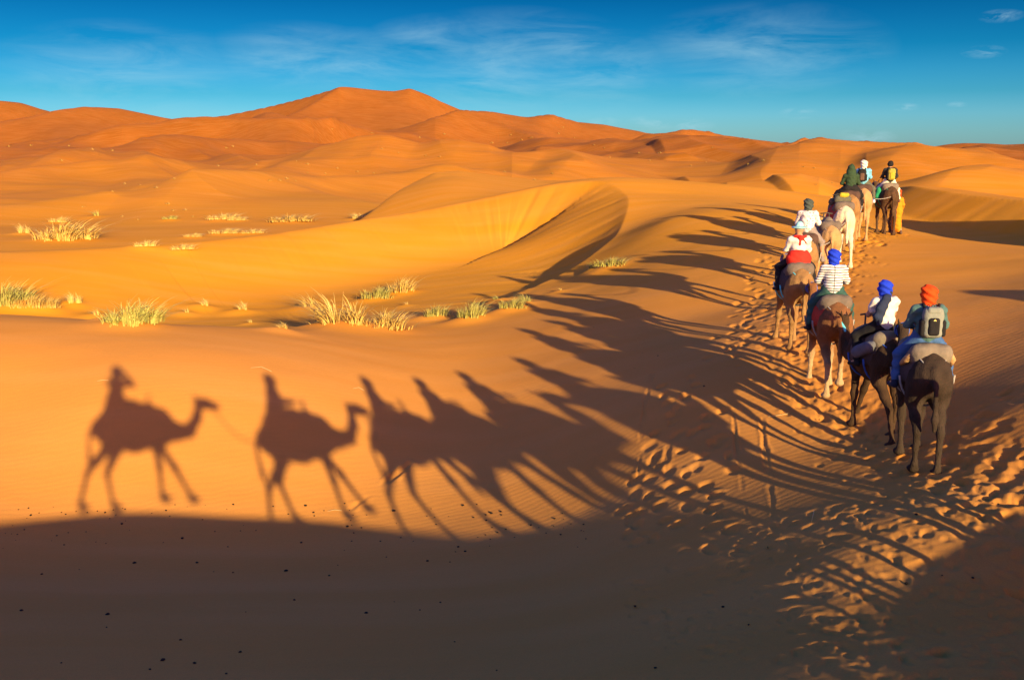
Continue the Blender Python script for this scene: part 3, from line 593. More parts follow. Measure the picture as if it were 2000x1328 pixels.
def person_meshes(J, sleeve=1.0, legcut=.9, legs=None, skirt=False):
    def lg(s):
        if legs: return legs[s]
        return [mirror(J[k], s) for k in ('hip', 'knee', 'ankle', 'toe')]
    tw = J.get('twist', 0.0)
    U = lambda p: rz(p, tw)
    S = {s: [U(mirror(J[k], s)) for k in ('sho', 'elb', 'wri')] for s in (-1, 1)}
    pel, wa, ch, ne, hd = J['pel'], U(J['waist']), U(J['chest']), U(J['neck']), U(J['head'])
    fwd = U((0, 1, 0)); off = lambda p, x, y, z: tuple(np.array(p) + np.array(U((x, y, z))))
    body = [C(pel, wa, .13, .115, .06, (1.15, .9, 1)), C(wa, ch, .12, .14, .06, (1.15, .85, 1)), C(ch, ne, .12, .06, .08), C(ne, hd, .055, .06, .03)]
    body += [C(hd, off(hd, 0, -.015, .035), .09, .098, .04), C(off(hd, 0, .045, -.06), off(hd, 0, .055, -.09), .055, .04, .05), C(off(hd, 0, .095, .0), off(hd, 0, .118, -.03), .012, .018, .02), C(off(hd, -.03, .09, -.068), off(hd, .03, .09, -.068), .012, .012, .012)]
    for s in (-1, 1):
        body += [C(off(hd, s * .092, -.005, .01), off(hd, s * .096, -.012, -.03), .016, .012, .012)]
        sh, el, wr = S[s]; body += [C(ch, sh, .09, .065, .05), C(sh, el, .055, .042, .04), C(el, wr, .042, .028, .03)]
        d = np.array(wr) - np.array(el); d = d / np.linalg.norm(d); pm = tuple(np.array(wr) + d * .075); body += [C(wr, pm, .03, .036, .02, (.8, 1, .8))]
        h, k, a, t = lg(s); body += [C(h, k, .095, .062, .05), C(k, lerp(k, a, .35), .058, .06, .04), C(lerp(k, a, .35), a, .06, .038, .04), C(a, t, .04, .03, .03)]
    me = mesh_of('person_body', body, .018)
    bm = bmesh.new(); bm.from_mesh(me)                        # five fingers on each hand, curled
    for s in (-1, 1):
        sh, el, wr = S[s]; d = Vector(wr) - Vector(el); d.normalize(); q = Vector(wr) + d * .085; side = d.cross(Vector((0, 0, 1))).normalized(); dn = Vector((0, 0, -1))
        for i, L in enumerate((.062, .072, .068, .054)):
            o = q + side * (i - 1.5) * .019; tube_bm(bm, [o, o + d * L * .5, o + d * L * .75 + dn * .02, o + d * L * .6 + dn * .045], [.0095, .009, .0085, .007], 6)
        o = Vector(wr) + d * .03 - side * .032 * s; tube_bm(bm, [o, o + d * .03 - side * .02 * s + dn * .008, o + d * .06 - side * .012 * s + dn * .025], [.012, .011, .008], 6)
    bm.to_mesh(me); bm.free()
    wr_ = lambda amp: (lambda g, f: f + amp * np.sin(g[..., 2] * 38 + 3 * np.sin(g[..., 0] * 11)) * np.sin(g[..., 0] * 21 + g[..., 1] * 17))
    shirt = [C(off(wa, 0, 0, -.12), wa, .155, .14, .05, (1.15, .95, 1)), C(wa, ch, .142, .16, .06, (1.15, .9, 1)), C(ch, lerp(ch, ne, .75), .14, .075, .06)]
    for s in (-1, 1):
        sh, el, wr = S[s]; shirt += [C(ch, sh, .10, .08, .06)]
        if sleeve < .5: shirt += [C(sh, lerp(sh, el, .55), .074, .07, .04)]
        else: shirt += [C(sh, el, .074, .06, .04), C(el, lerp(el, wr, .93), .06, .046, .04)]
    trous = [C(pel, lerp(pel, wa, .6), .15, .135, .06, (1.2, .95, 1))]
    for s in (-1, 1):
        h, k, a, t = lg(s); trous += [C(h, k, .115, .085, .07), C(k, lerp(k, a, legcut), .085, .062, .05)]
    shoe = []
    for s in (-1, 1):
        h, k, a, t = lg(s); b0 = (a[0], a[1] - .03, a[2] - .05); shoe.append(mesh_of('shoe', [C(lerp(a, k, .03), b0, .052, .048, .03), C(b0, (t[0], t[1] + .02, t[2]), .047, .04, .03)], .016))
    return dict(body=me, shirt=mesh_of('shirt', shirt, .02, wr_(.011)), trousers=mesh_of('trousers', trous, .02, wr_(.011)), shoe=shoe, J=J)
def turban_mesh(tail=None, hood=False, hat=False, cap=False):
    h = (0, .05, .74)
    if hat:
        P = [C((0, .04, .80), (0, .04, .855), .105, .085, .03)]
        v, q = surf(P + [C((0, .04, .795), (0, .04, .80), .185, .185, .02, (1, 1, .14))], .015); 
    elif hood:
        P = [C((0, .03, .74), (0, .0, .80), .135, .12, .05), C((0, .0, .80), (0, -.02, .90), .10, .03, .06), C((0, .0, .62), (0, -.02, .55), .13, .16, .1, (1.2, .9, 1))]
        v, q = surf(P, .02, lambda g, f: f + .005 * np.sin(g[..., 2] * 30 + g[..., 0] * 20))
    elif cap:
        P = [C((0, .03, .76), (0, .02, .79), .118, .105, .03), C((0, .14, .76), (0, .17, .75), .07, .06, .02, (1, 1, .25))]; v, q = surf(P, .015)
    else:
        P = [C((0, .03, .745), (0, .0, .80), .128, .118, .04), C((-.06, .0, .84), (.06, .02, .83), .07, .06, .04), C((0, -.02, .67), (0, -.01, .62), .09, .085, .05)]
        if tail:
            P += chainp(tail, .04, (1, .8, 1))
        v, q = surf(P, .016, lambda g, f: f + .010 * np.sin((g[..., 2] + .6 * g[..., 0]) * 62) )
    me = bpy.data.meshes.new('headwear'); me.from_pydata(v.tolist(), [], q.tolist()); me.update(); return me
PEOPLE = {}
def person(kind, loc, rotz, cols, head, label, scale=1.0, group=None, lean=0.0):
    K = PEOPLE[kind]
    o = link('person', K['body'].copy(), SKIN); o.location = loc; o.rotation_euler = (0, lean, rotz); o.scale = (scale,) * 3; tag(o, label, 'person', group)
    link('shirt', K['shirt'].copy(), cols[0], o); link('trousers', K['trousers'].copy(), cols[1], o)
    for s in K['shoe']: link('shoe', s.copy(), cols[2], o)
    for s in (-1, 1):
        hx = K['J']['head']; bm = bmesh.new(); bmesh.ops.create_uvsphere(bm, u_segments=8, v_segments=6, radius=.013); p = rz((s * .034, hx[1] + .083, hx[2] + .012), K['J'].get('twist', 0)); bmesh.ops.translate(bm, verts=bm.verts[:], vec=p)
        e = bpy.data.meshes.new('eye'); bm.to_mesh(e); bm.free(); link('eye', e, M['eye'], o)
    if head:
        hname, hm, hmat = head; link(hname, hm.copy(), hmat, o)
    return o
for k in ('ride', 'hang', 'slim'): PEOPLE[k] = person_meshes(rider_joints(k))
PEOPLE['tee'] = person_meshes(rider_joints('slim'), sleeve=.4)
PEOPLE['shorts'] = person_meshes(rider_joints('hang'), legcut=.3)
JP = rider_joints('photo'); JP['twist'] = R(52); PEOPLE['photo'] = person_meshes(JP)
JW = rider_joints('walk'); JW.update(elb=(.25, .05, .28), wri=(.3, .2, .12), pel=(0, 0, .1), waist=(0, .03, .27), chest=(0, .1, .45), neck=(0, .17, .56), head=(0, .24, .68), sho=(.19, .1, .5))
LEGS = {-1: [(-.09, 0, .06), (-.1, .16, -.38), (-.1, .08, -.78), (-.1, .25, -.83)], 1: [(.09, 0, .06), (.1, .0, -.38), (.1, -.22, -.76), (.1, -.07, -.83)]}
PEOPLE['walk'] = person_meshes(JW, legs=LEGS, legcut=.95)
TURBAN = turban_mesh(); TURBAN_T = turban_mesh(tail=[(-.02, -.08, .68, .06), (-.10, -.15, .52, .085), (-.17, -.14, .32, .085), (-.19, -.10, .14, .06)]); HOOD = turban_mesh(hood=True); HAT = turban_mesh(hat=True); CAP = turban_mesh(cap=True)

def path_dir(i):
    a = np.array(PATH[max(i - 1, 0)][:2]); b_ = np.array(PATH[min(i + 1, len(PATH) - 1)][:2]); d = b_ - a; return math.atan2(d[0], d[1])
def at_seat(cam, dx=0.0, dy=-.22, dz=1.99): return cam.matrix_basis @ Vector((dx, dy, dz))
mt = lambda n, c, **k: cloth(n, c, **k)
c_white = mt('white cotton', (.64, .62, .58), var=.15); c_black = mt('black cloth', (.015, .014, .016)); c_jeans = mt('blue denim', (.05, .12, .30)); c_teal = mt('teal jacket', (.07, .15, .15)); c_orange = mt('orange turban', (.80, .07, .008), var=.5)
c_blue = mt('royal blue turban', (.012, .045, .62), var=.35); c_navy = mt('navy scarf', (.02, .03, .07)); c_green = mt('dark green trousers', (.03, .085, .08)); c_strp = striped('striped shirt', (.66, .66, .68), (.03, .035, .05), .052, .34); c_dot = dotted('dotted shirt', (.66, .63, .62), (.3, .16, .2))
c_red = mt('red cloth', (.62, .03, .02)); c_hat = mt('pale blue hat', (.30, .62, .68)); c_gtr = mt('grey trousers', (.24, .2, .19)); c_grn = mt('dark green hood', (.03, .06, .03)); c_wrap = mt('charcoal wrap', (.06, .08, .075), var=.5); c_lblue = mt('light blue shirt', (.16, .46, .70)); c_olive = mt('grey olive trousers', (.10, .10, .075))
c_yell = mt('saffron robe', (.66, .24, .012), var=.45); c_dark = mt('dark jacket', (.03, .032, .03)); c_cream = mt('cream trousers', (.72, .66, .55)); c_brown = mt('brown cloth', (.12, .07, .05)); c_shoe = mt('dark shoe', (.02, .025, .05)); c_wshoe = mt('white shoe', (.8, .8, .78)); c_grey = mt('grey nylon', (.21, .23, .205), var=.12); c_ylbag = mt('olive nylon', (.34, .29, .05)); c_lem = mt('yellow nylon', (.42, .33, .03)); c_skinbare = SKIN

IDX = {'A': 9, 'B': 10, 'C': 11, 'D': 12, 'E': 13, 'F': 14, 'G': 15, 'H': 16, 'I': 17, 'J': 18}
CAMSPEC = {
 'A': ('stand', 'charcoal', 'charcoal brown camel with long dark tail, nearest the viewer at the caravan rear', R(9), 1.0),
 'B': ('stride', 'dark', 'dark brown camel carrying the rider in white tee and blue turban', R(-6), .97),
 'C': ('lifted', 'russet', 'reddish brown camel with pale lower legs and a turquoise rope at its rump', R(3), 1.0),
 'D': ('mirror', 'tawny', 'tawny camel with shaded legs under the rider in pale blue sun hat', R(2), .98),
 'E': ('amble', 'tawny', 'camel mostly hidden under the rider in dotted shirt', R(14), 1.0),
 'F': ('stride', 'sandy', 'sandy tan camel with a grey pad and no rider, beside the white camel', R(8), .95),
 'G': ('mirror', 'white', 'white camel carrying a pack and no rider', R(4), 1.0),
 'H': ('stand', 'tawny', 'brown camel ahead of the white camel, under the rider in dark green hood', R(12), 1.0),
 'I': ('amble', 'sandy', 'light tan camel carrying the rider in blue shirt', R(8), 1.0),
 'J': ('stand', 'black_brown', 'dark blackish brown camel at the head of the line beside the guide', R(3), 1.0)}
CAM = {}
for k, (pose, col, lab, hd, sc) in CAMSPEC.items():
    i = IDX[k]; p = PATH[i]; CAM[k] = camel((p[0], p[1]), hd, pose, col, lab, sc * 1.10)
SADSPEC = {'A': ('taupe', 'rug', 'taupe camel saddle with tan side rolls on the nearest charcoal camel', 'grey_rope'), 'B': ('taupe', 'rug', 'taupe camel saddle over a dark rug beneath the rider in white tee', 'blue_rope'), 'C': ('grey_felt', 'red', 'grey felt camel saddle with red blanket under the striped rider', 'grey_rope'),
           'D': ('grey_felt', 'rug', 'grey felt camel saddle behind the red cloth of the hat rider', 'teal_rope'), 'E': ('brown_felt', 'rug', 'brown camel saddle under the rider in dotted shirt', 'grey_rope'), 'F': ('grey_felt', 'taupe', 'empty grey felt saddle on the sandy riderless camel', 'grey_rope'),
           'G': ('grey_felt', 'red', 'grey brown pack saddle with red side cloths on the white camel', 'straw_rope'), 'H': ('brown_felt', 'rug', 'dark brown camel saddle under the green hooded rider', 'grey_rope'), 'I': ('brown_felt', 'blue_rug', 'dark brown saddle with blue cloth on the light tan camel', 'blue_rope'), 'J': ('taupe', 'rug', 'taupe saddle with green side straps on the leading dark camel', 'green_rope')}
SAD = {k: saddle(CAM[k], v[0], v[1], v[2], v[3], arms=(k == 'A')) for k, v in SADSPEC.items()}
def rider(k, kind, cols, head, label, dx=0.0, yaw=0.0, scale=1.0, lean=0.0, dz=0.0):
    c = CAM[k]; return person(kind, at_seat(c, dx, -.26, 1.80 + dz), c.rotation_euler[2] + yaw, cols, head, label, scale * .98, 'riders of the caravan', lean)
RID = {}
RID['A'] = rider('A', 'hang', (c_teal, c_jeans, c_shoe), ('turban', TURBAN, c_orange), 'rider in orange turban, teal jacket and blue jeans on the nearest camel', -.03)
RID['B'] = rider('B', 'tee', (c_white, c_black, c_black), ('turban', TURBAN, c_blue), 'rider in white tee and blue turban with a dark scarf tail down the back', -.02, .1)
RID['C'] = rider('C', 'hang', (c_strp, c_green, c_black), ('turban', TURBAN, c_blue), 'rider in black and white striped shirt and round blue turban', -.02, -.1)
RID['D'] = rider('D', 'slim', (c_white, c_black, c_black), ('sun_hat', HAT, c_hat), 'rider in pale blue sun hat, white shirt and red neck scarf')
RID['E'] = rider('E', 'shorts', (c_dot, c_gtr, c_gtr), ('head_wrap', TURBAN, c_wrap), 'rider in white dotted shirt and charcoal head wrap', .03, -.2)
RID['H'] = rider('H', 'ride', (c_grn, c_black, c_black), ('hood', HOOD, c_grn), 'rider in dark green hood and dark clothes, leftmost of the three leading riders', 0, .05)
RID['I'] = rider('I', 'slim', (c_lblue, c_olive, c_wshoe), ('head_wrap', TURBAN, c_white), 'rider in light blue shirt and white head wrap with a dark backpack', .02, -.15)
RID['J'] = rider('J', 'hang', (c_dark, c_cream, c_brown), ('cap', CAP, c_black), 'rider in dark jacket, black cap and cream trousers on the leading camel', .02, -.05)
# extra clothing and carried things
def cloth_piece(name, prims, mat, parent, h=.018): return link(name, mesh_of(name, prims, h, lambda g, f: f + .005 * np.sin(g[..., 2] * 40 + g[..., 0] * 25)), mat, parent)
cloth_piece('scarf', chainp([(.03, -.06, .68, .06), (-.06, -.13, .58, .07), (-.15, -.15, .44, .085), (-.19, -.13, .28, .08), (-.17, -.12, .16, .05)], .05, (1, .7, 1)), c_navy, RID['B'])
cloth_piece('scarf', chainp([(-.12, -.07, .6, .035), (0, -.13, .585, .045), (.12, -.07, .6, .035)], .04) + chainp([(-.01, -.14, .57, .04), (-.02, -.165, .42, .02)], .04) + chainp([(.03, -.14, .55, .025), (.16, -.15, .42, .012)], .03), c_red, RID['D'], .014)
cloth_piece('waist_cloth', [C((-.12, -.03, .1), (.12, -.03, .1), .16, .16, .1), C((0, -.06, .05), (0, -.06, .18), .19, .17, .08, (1.25, 1, 1))], c_red, RID['D'])
cloth_piece('coat_tail', chainp([(-.1, -.05, .1, .16), (-.36, .1, -.15, .15), (-.46, .0, -.5, .12)], .1) + chainp([(.1, -.05, .1, .16), (.36, .1, -.15, .12)], .1), c_black, RID['H'], .025)
def box_soft(c, d, r): # rounded box as one implicit surface
    c, d = np.array(c), np.array(d)
    def mod(g, f):
        q = np.abs(g - c) - (d - r); return np.linalg.norm(np.maximum(q, 0), axis=-1) + np.minimum(q.max(-1), 0) - r
    return [C(tuple(c - d), tuple(c + d), .01, .01)], mod
def backpack(person_o, body, pocket, strapm, label, logo=None, dx=0.0, s=1.0):
    p, m = box_soft((0, 0, 0), (.155 * s, .10 * s, .24 * s), .085 * s)
    me = mesh_of('backpack', p, .016, lambda g, f: m(g * np.array([1, 1, 1]) * (1 + .0 * g), f) + .004 * np.sin(g[..., 2] * 45)); o = link('backpack', me, body)
    o.matrix_world = person_o.matrix_basis @ Matrix.Translation((dx, -.23, .36)); tag(o, label, 'backpack')
    p, m2 = box_soft((0, -.085 * s, -.05 * s), (.085 * s, .05 * s, .14 * s), .045 * s); pk = link('front_pocket', mesh_of('pocket', p, .012, m2), pocket, o)
    p, m3 = box_soft((0, -.02 * s, .19 * s), (.11 * s, .085 * s, .06 * s), .05 * s); link('lid', mesh_of('lid', p, .012, m3), body, o)
    for sx in (-1, 1):
        tube('shoulder_strap', [(sx * .09, .07, .17), (sx * .115, .16, .26), (sx * .12, .30, .2), (sx * .13, .33, .0), (sx * .15, .2, -.15), (sx * .14, .06, -.18)], .022, strapm, o)
        p, m4 = box_soft((sx * .15 * s, .0, -.08 * s), (.04 * s, .08 * s, .13 * s), .035 * s); link('side_pocket', mesh_of('side', p, .014, m4), strapm, o)
    if logo:
        bm = bmesh.new(); v = [bm.verts.new((x * s, (-.1365 + dy) * s, z * s)) for dy in (0, -.004) for x, z in ((-.022, .045), (.022, .045), (.016, .06), (.006, .064), (0, .08), (-.008, .064), (-.016, .06))]; n = 7
        bm.faces.new(v[:n]); bm.faces.new(v[n:][::-1])
        for i in range(n): bm.faces.new((v[i], v[(i + 1) % n], v[n + (i + 1) % n], v[n + i]))
        me = bpy.data.meshes.new('emblem'); bm.to_mesh(me); bm.free(); link('emblem', me, logo, pk, False)
    tube('grab_loop', [(-.03, .05, .24 * s), (0, .06, .28 * s), (.03, .05, .24 * s)], .008, strapm, o)
    return o
backpack(RID['A'], c_grey, c_black, c_black, 'grey and black backpack on the back of the orange turbaned rider', cloth('emblem', (.7, .55, .2)), .02)
backpack(RID['I'], c_black, c_brown, c_black, 'black backpack on the rider in light blue shirt', None, -.06, .95)
backpack(RID['J'], c_ylbag, c_lem, c_black, 'olive and yellow backpack on the leading rider', None, 0, .95)
def bundle(cam, prims, mat, name, label, cat):
    me = mesh_of(name, prims, .022, lambda g, f: f + .008 * np.sin(g[..., 0] * 31) * np.sin(g[..., 2] * 27 + g[..., 1] * 12)); o = link(name, me, mat); o.matrix_world = cam.matrix_basis; return tag(o, label, cat)
bundle(CAM['B'], [C((-.32, -.42, 1.56), (-.44, -.2, 1.44), .11, .1, .06), C((-.28, -.5, 1.62), (-.38, -.45, 1.58), .06, .05, .04)], cloth('grey bag', (.13, .13, .16)), 'shoulder_bag', 'dark grey bag hanging at the left of the white tee rider', 'bag')
bundle(CAM['G'], [C((-.14, -.2, 1.88), (.16, -.1, 1.87), .12, .12, .06), C((-.25, .05, 1.8), (.2, .1, 1.82), .1, .1, .06)], c_olive, 'pack_bundle', 'dark bundle tied on the white camel pack saddle', 'bundle')
bundle(CAM['G'], [C((-.05, -.25, 2.0), (.12, -.22, 2.0), .075, .065, .04)], c_lem, 'yellow_pouch', 'small yellow pouch on top of the white camel load', 'pouch')
bundle(CAM['J'], [C((-.36, -.35, 1.6), (-.40, -.3, 1.36), .09, .11, .06)], cloth('green bag', (.02, .27, .13)), 'green_bag', 'bright green bag hanging at the left of the leading camel saddle', 'bag')
bundle(CAM['A'], [C((-.1, -.47, 1.76), (.1, -.47, 1.76), .06, .06, .05, (1, 1, .6))], cloth('patterned cloth', (.5, .2, .2), var=.9, scale=40), 'folded_cloth', 'pink and white folded cloth behind the backpack rider', 'cloth')
# guide on foot
jx, jy = PATH[18][:2]; gx, gy = jx + .62, jy + .35
G = person('walk', (gx, gy, gz(gx, gy) + .86), R(4), (c_yell, c_brown, c_brown), ('head_wrap', TURBAN, c_orange), 'guide on foot in a saffron yellow robe beside the leading dark camel', 1.0, None)
G.children[-1].location = (0, .19, -.06)
cloth_piece('robe', [C((0, .02, .3), (0, .0, .05), .17, .19, .05, (1.1, 1, 1)), C((0, .0, .05), (0, -.02, -.6), .165, .185, .1, (1, 1.05, 1)), C((.02, -.1, -.5), (.03, -.16, -.72), .1, .07, .08)], c_yell, G, .02)

# camels of the tail of the line, beside and behind the viewer; only their shadows reach the picture
TAIL = [(3, R(66), 'stride'), (4, R(55), 'mirror'), (5, R(46), 'stride'), (6, R(28), 'amble'), (7, R(14), 'stand'), (8, R(2), 'mirror')]
LBL = 'saddled camel of the caravan tail just outside the picture'
POS = {3: (0.0, 0.0), 4: (3.1, 1.65), 5: (4.95, 3.6), 6: (5.65, 5.7), 7: (6.15, 7.9), 8: (6.85, 10.6)}
tailcams = []
for i, h, pose in TAIL:
    x, y = POS[i]
    if i == 3: x, y = .28 * math.sin(h), -.27 + .28 * math.cos(h)
    c = camel((x, y), h, pose, 'tawny', LBL, 1.08 if i == 3 else 1.13 if i == 4 else 1.18, 0, 'camels of the caravan tail'); tailcams.append(c)
    saddle(c, 'grey_felt', 'rug', 'camel saddle in the caravan tail just outside the picture')['group'] = 'saddles of the caravan tail'
    if i == 3:
        pz = -.745
        ph = person('photo', (0, -.27, pz), -h, (c_teal, c_jeans, c_shoe), ('head_wrap', TURBAN, c_black), 'photographer with raised arms astride the last camel outside the picture', 1.0)
        c.location.z = pz - 1.94; 
        root = [o for o in COL.objects if o.name.startswith('camel_saddle')][-1]
        for o in COL.objects:
            if o.name.startswith('camel_saddle') and o.get('group') == 'saddles of the caravan tail': o.matrix_world = c.matrix_basis
        p, m = box_soft((0, -.085, -.005), (.062, .03, .042), .012); cb = link('handheld_camera', mesh_of('handheld_camera', p, .006, m), M['iron']); tag(cb, 'black handheld camera held up by the photographer outside the picture', 'camera')
        p, m = box_soft((0, -.05, -.005), (.03, .028, .03), .02); link('lens', mesh_of('lens', p, .006, m), M['iron'], cb)
    else:
        q = person('ride' if i % 2 else 'slim', at_seat(c, 0, -.26, 1.80), c.rotation_euler[2], (c_white, c_jeans, c_shoe), ('turban', TURBAN, c_blue), 'rider of the caravan tail just outside the picture', 1.02, 'riders of the caravan tail')
CLOAK = mesh_of('cloak', [C((0, -.02, .46), (0, -.06, .08), .13, .23, .1, (1, .95, 1)), C((-.17, 0, .5), (.17, 0, .5), .085, .085, .06)], .02, lambda g, f: f + .012 * np.sin(np.arctan2(g[..., 0], g[..., 1]) * 11))
for q in [o for o in COL.objects if o.get('category') == 'person' and ('caravan tail' in o['label'] or 'photographer' in o['label'])]: link('cloak', CLOAK.copy(), c_brown, q)
# lead ropes: from each halter to the saddle in front
def rope(a, b_, sag, mat, label, rad=.013):
    a, b_ = Vector(a), Vector(b_); pts = [a.lerp(b_, t) - Vector((0, 0, sag * 4 * t * (1 - t))) for t in np.linspace(0, 1, 14)]
    return tag(tube('lead_rope', pts, rad, mat), label, 'rope', 'lead ropes between camels')
order = tailcams + [CAM[k] for k in 'ABCDEFGHIJ']
names = ['tail'] * 6 + ['charcoal camel to the dark brown camel', 'dark brown camel to the reddish brown camel', 'reddish brown camel to the tawny camel', 'tawny camel to the camel of the dotted rider', 'camel of the dotted rider to the riderless sandy camel', 'riderless sandy camel to the white camel', 'white camel to the camel of the hooded rider', 'camel of the hooded rider to the light tan camel', 'light tan camel to the leading camel']
for i in [j for j in range(len(order) - 1) if j != 5]:
    a = order[i].matrix_basis @ Vector((0.06, 1.77, 1.60)); b_ = order[i + 1].matrix_basis @ Vector((.1, -.86, 1.42))
    lab = 'lead rope in the caravan tail just outside the picture' if i < 6 else 'thin lead rope from the ' + names[i]
    rope(a, b_, .25, M['teal_rope'] if i == 7 else M['grey_rope'], lab)
c = CAM['C'].matrix_basis
tr_ = tube('knotted_rope', [[c @ Vector(p) for p in ((.0, -.9, 1.42), (.06, -.97, 1.3), (.12, -1.0, 1.12), (.13, -1.0, .98))], [c @ Vector(p) for p in ((.13, -1.0, 1.12), (.2, -1.0, 1.06), (.14, -1.0, .9))], [c @ Vector(p) for p in ((.12, -1.0, 1.1), (.11, -1.01, .86))]], [.022, .022, .026, .03][:4] if False else .03, M['teal_rope']); tag(tr_, 'knotted turquoise rope hanging from the rump of the reddish brown camel', 'rope')

# ------------------------------------------------------------------ grass
def grassmat(name, base, tip):
    m, nt, p = newmat(name); tc = N(nt, 'ShaderNodeTexCoord'); sp = N(nt, 'ShaderNodeSeparateXYZ'); nt.links.new(tc.outputs['Object'], sp.inputs[0]); nz = N(nt, 'ShaderNodeTexNoise', Scale=9.0); nt.links.new(tc.outputs['Object'], nz.inputs['Vector'])
    nt.links.new(mixc(nt, mth(nt, 'ADD', mth(nt, 'MULTIPLY', sp.outputs[2], 1.2), mth(nt, 'MULTIPLY', mth(nt, 'SUBTRACT', nz.outputs['Fac'], .5), .9)), base, tip), p.inputs['Base Color']); p.inputs['Roughness'].default_value = .7; return m
GM = [grassmat('dry straw grass', (.52, .34, .08), (.74, .57, .17)), grassmat('green straw grass', (.34, .32, .07), (.68, .56, .18)), grassmat('pale straw', (.62, .44, .12), (.78, .63, .25)), grassmat('distant straw', (.34, .20, .04), (.50, .34, .09))]
def tuft_mesh(n, h, spread, lean, seed, w=.012):
    r = random.Random(seed); V, Fc = [], []
    cl = [(r.uniform(0, 6.283), spread * .55 * math.sqrt(r.random()), r.uniform(.55, 1.15)) for _ in range(max(2, n // 45))]      # a tuft is several tussocks
    for i in range(n):
        ca, cr, ch = r.choice(cl); a = r.uniform(0, 2 * math.pi); rho = abs(r.gauss(0, .5))
        b0 = Vector((math.cos(ca) * cr, math.sin(ca) * cr, 0)) + Vector((math.cos(a), math.sin(a), 0)) * spread * .28 * rho
        L = h * ch * r.uniform(.3, 1.12) * (1 - .35 * min(1, cr / (spread * .6))) * (1.1 if r.random() < .06 else 1)
        k_ = r.uniform(.1, .8) * (.5 + rho); out = Vector((math.cos(a), math.sin(a), 0)) * k_ + Vector((math.cos(ca), math.sin(ca), 0)) * .5 * cr / spread + Vector((lean[0], lean[1], 0)) * r.uniform(.3, 1.3)
        side = Vector((-math.sin(a), math.cos(a), 0)) + Vector((r.uniform(-1, 1), r.uniform(-1, 1), 0)) * .6; side.normalize(); droop = r.uniform(.2, .7)
        for k in range(5):
            t = k / 4; p = b0 + out * L * t * t * .9 + Vector((0, 0, L * t * (1 - droop * t))); ww = w * (1 - .85 * t)
            V += [p - side * ww, p + side * ww]
            if k: j = len(V) - 4; Fc.append((j, j + 1, j + 3, j + 2))
    me = bpy.data.meshes.new('grass_tuft'); me.from_pydata([tuple(v) for v in V], [], Fc); me.update(); return me
TUFTS = [tuft_mesh(620, .66, .46, (.25, 0), 1, .008), tuft_mesh(560, .64, .36, (-.4, .1), 2, .008), tuft_mesh(150, .6, .16, (-.5, .1), 3, .007), tuft_mesh(460, .58, .6, (.15, .05), 4, .008), tuft_mesh(70, .5, .1, (-.5, 0), 5, .007)]
FARTUFT = [tuft_mesh(60, .6, .5, (.1, 0), 8, .03), tuft_mesh(50, .5, .6, (-.2, 0), 9, .03)]
def tuft(px, py, hpx, kind, mi, label, sx=1.0, group='dry grass tufts in the sand', meshes=TUFTS, ref=.6):
    h, mz = MOUND.get((px, py)) or (hit(px, py), 0.0)
    if not h: return
    me = meshes[kind].copy(); o = link('grass_tuft', me, GM[mi], None, False); s = 1.32 * hpx / F * h[3] / ref if meshes is TUFTS else .85 * hpx / F * h[3] / ref
    o.location = (h[0], h[1], h[2] + mz * .85 - .02 * s); o.scale = (s * sx, s * sx, s); o.rotation_euler = (0, 0, random.uniform(-.4, .4)); tag(o, label, 'grass tuft', group); return o
for t in T: tuft(*t)
for t in T2: tuft(*t)
far_pts = [(162, 405), (330, 400), (340, 412), (362, 411), (378, 424), (238, 424), (268, 430), (245, 360), (275, 362), (305, 368), (420, 371), (548, 354), (525, 354), (560, 350), (580, 354), (340, 350), (220, 375), (120, 315), (62, 285), (90, 283), (20, 287), (180, 293), (200, 288), (220, 295), (135, 286), (420, 297), (440, 290), (455, 288), (350, 313), (425, 325), (500, 323), (560, 318), (580, 316), (600, 322), (720, 288), (745, 292), (780, 300), (800, 304), (830, 305), (860, 308), (880, 307), (650, 254), (725, 262), (770, 265), (820, 270), (870, 264), (930, 268), (960, 280), (990, 280), (590, 283), (1020, 275), (1040, 270), (1060, 268), (1090, 262), (1120, 270), (1110, 285), (1180, 290), (1190, 308), (1235, 308), (1270, 315), (1160, 284), (1210, 290), (1250, 300), (1290, 300), (1320, 297), (1350, 325), (1380, 318), (1440, 305), (1460, 322), (1490, 315), (1550, 328), (1570, 327), (1590, 330), (1610, 326), (1640, 331), (1390, 290), (1420, 308), (1100, 250), (1000, 265), (1045, 352), (1080, 340), (985, 337), (1480, 308), (1595, 362), (1625, 358), (730, 340), (700, 336), (635, 340), (600, 338), (660, 330), (1525, 320), (1140, 300)]
for i, (px, py) in enumerate(far_pts):
    if i % 3 == 1 and py < 330: continue
    tuft(px + random.uniform(-2, 2), py, random.uniform(4.5, 9) if py < 395 else random.uniform(7, 11), i % 2, 3, 'small pale grass tuft dotting the distant dunes', random.uniform(.8, 1.7), 'small grass tufts on the distant dunes', FARTUFT, .6)
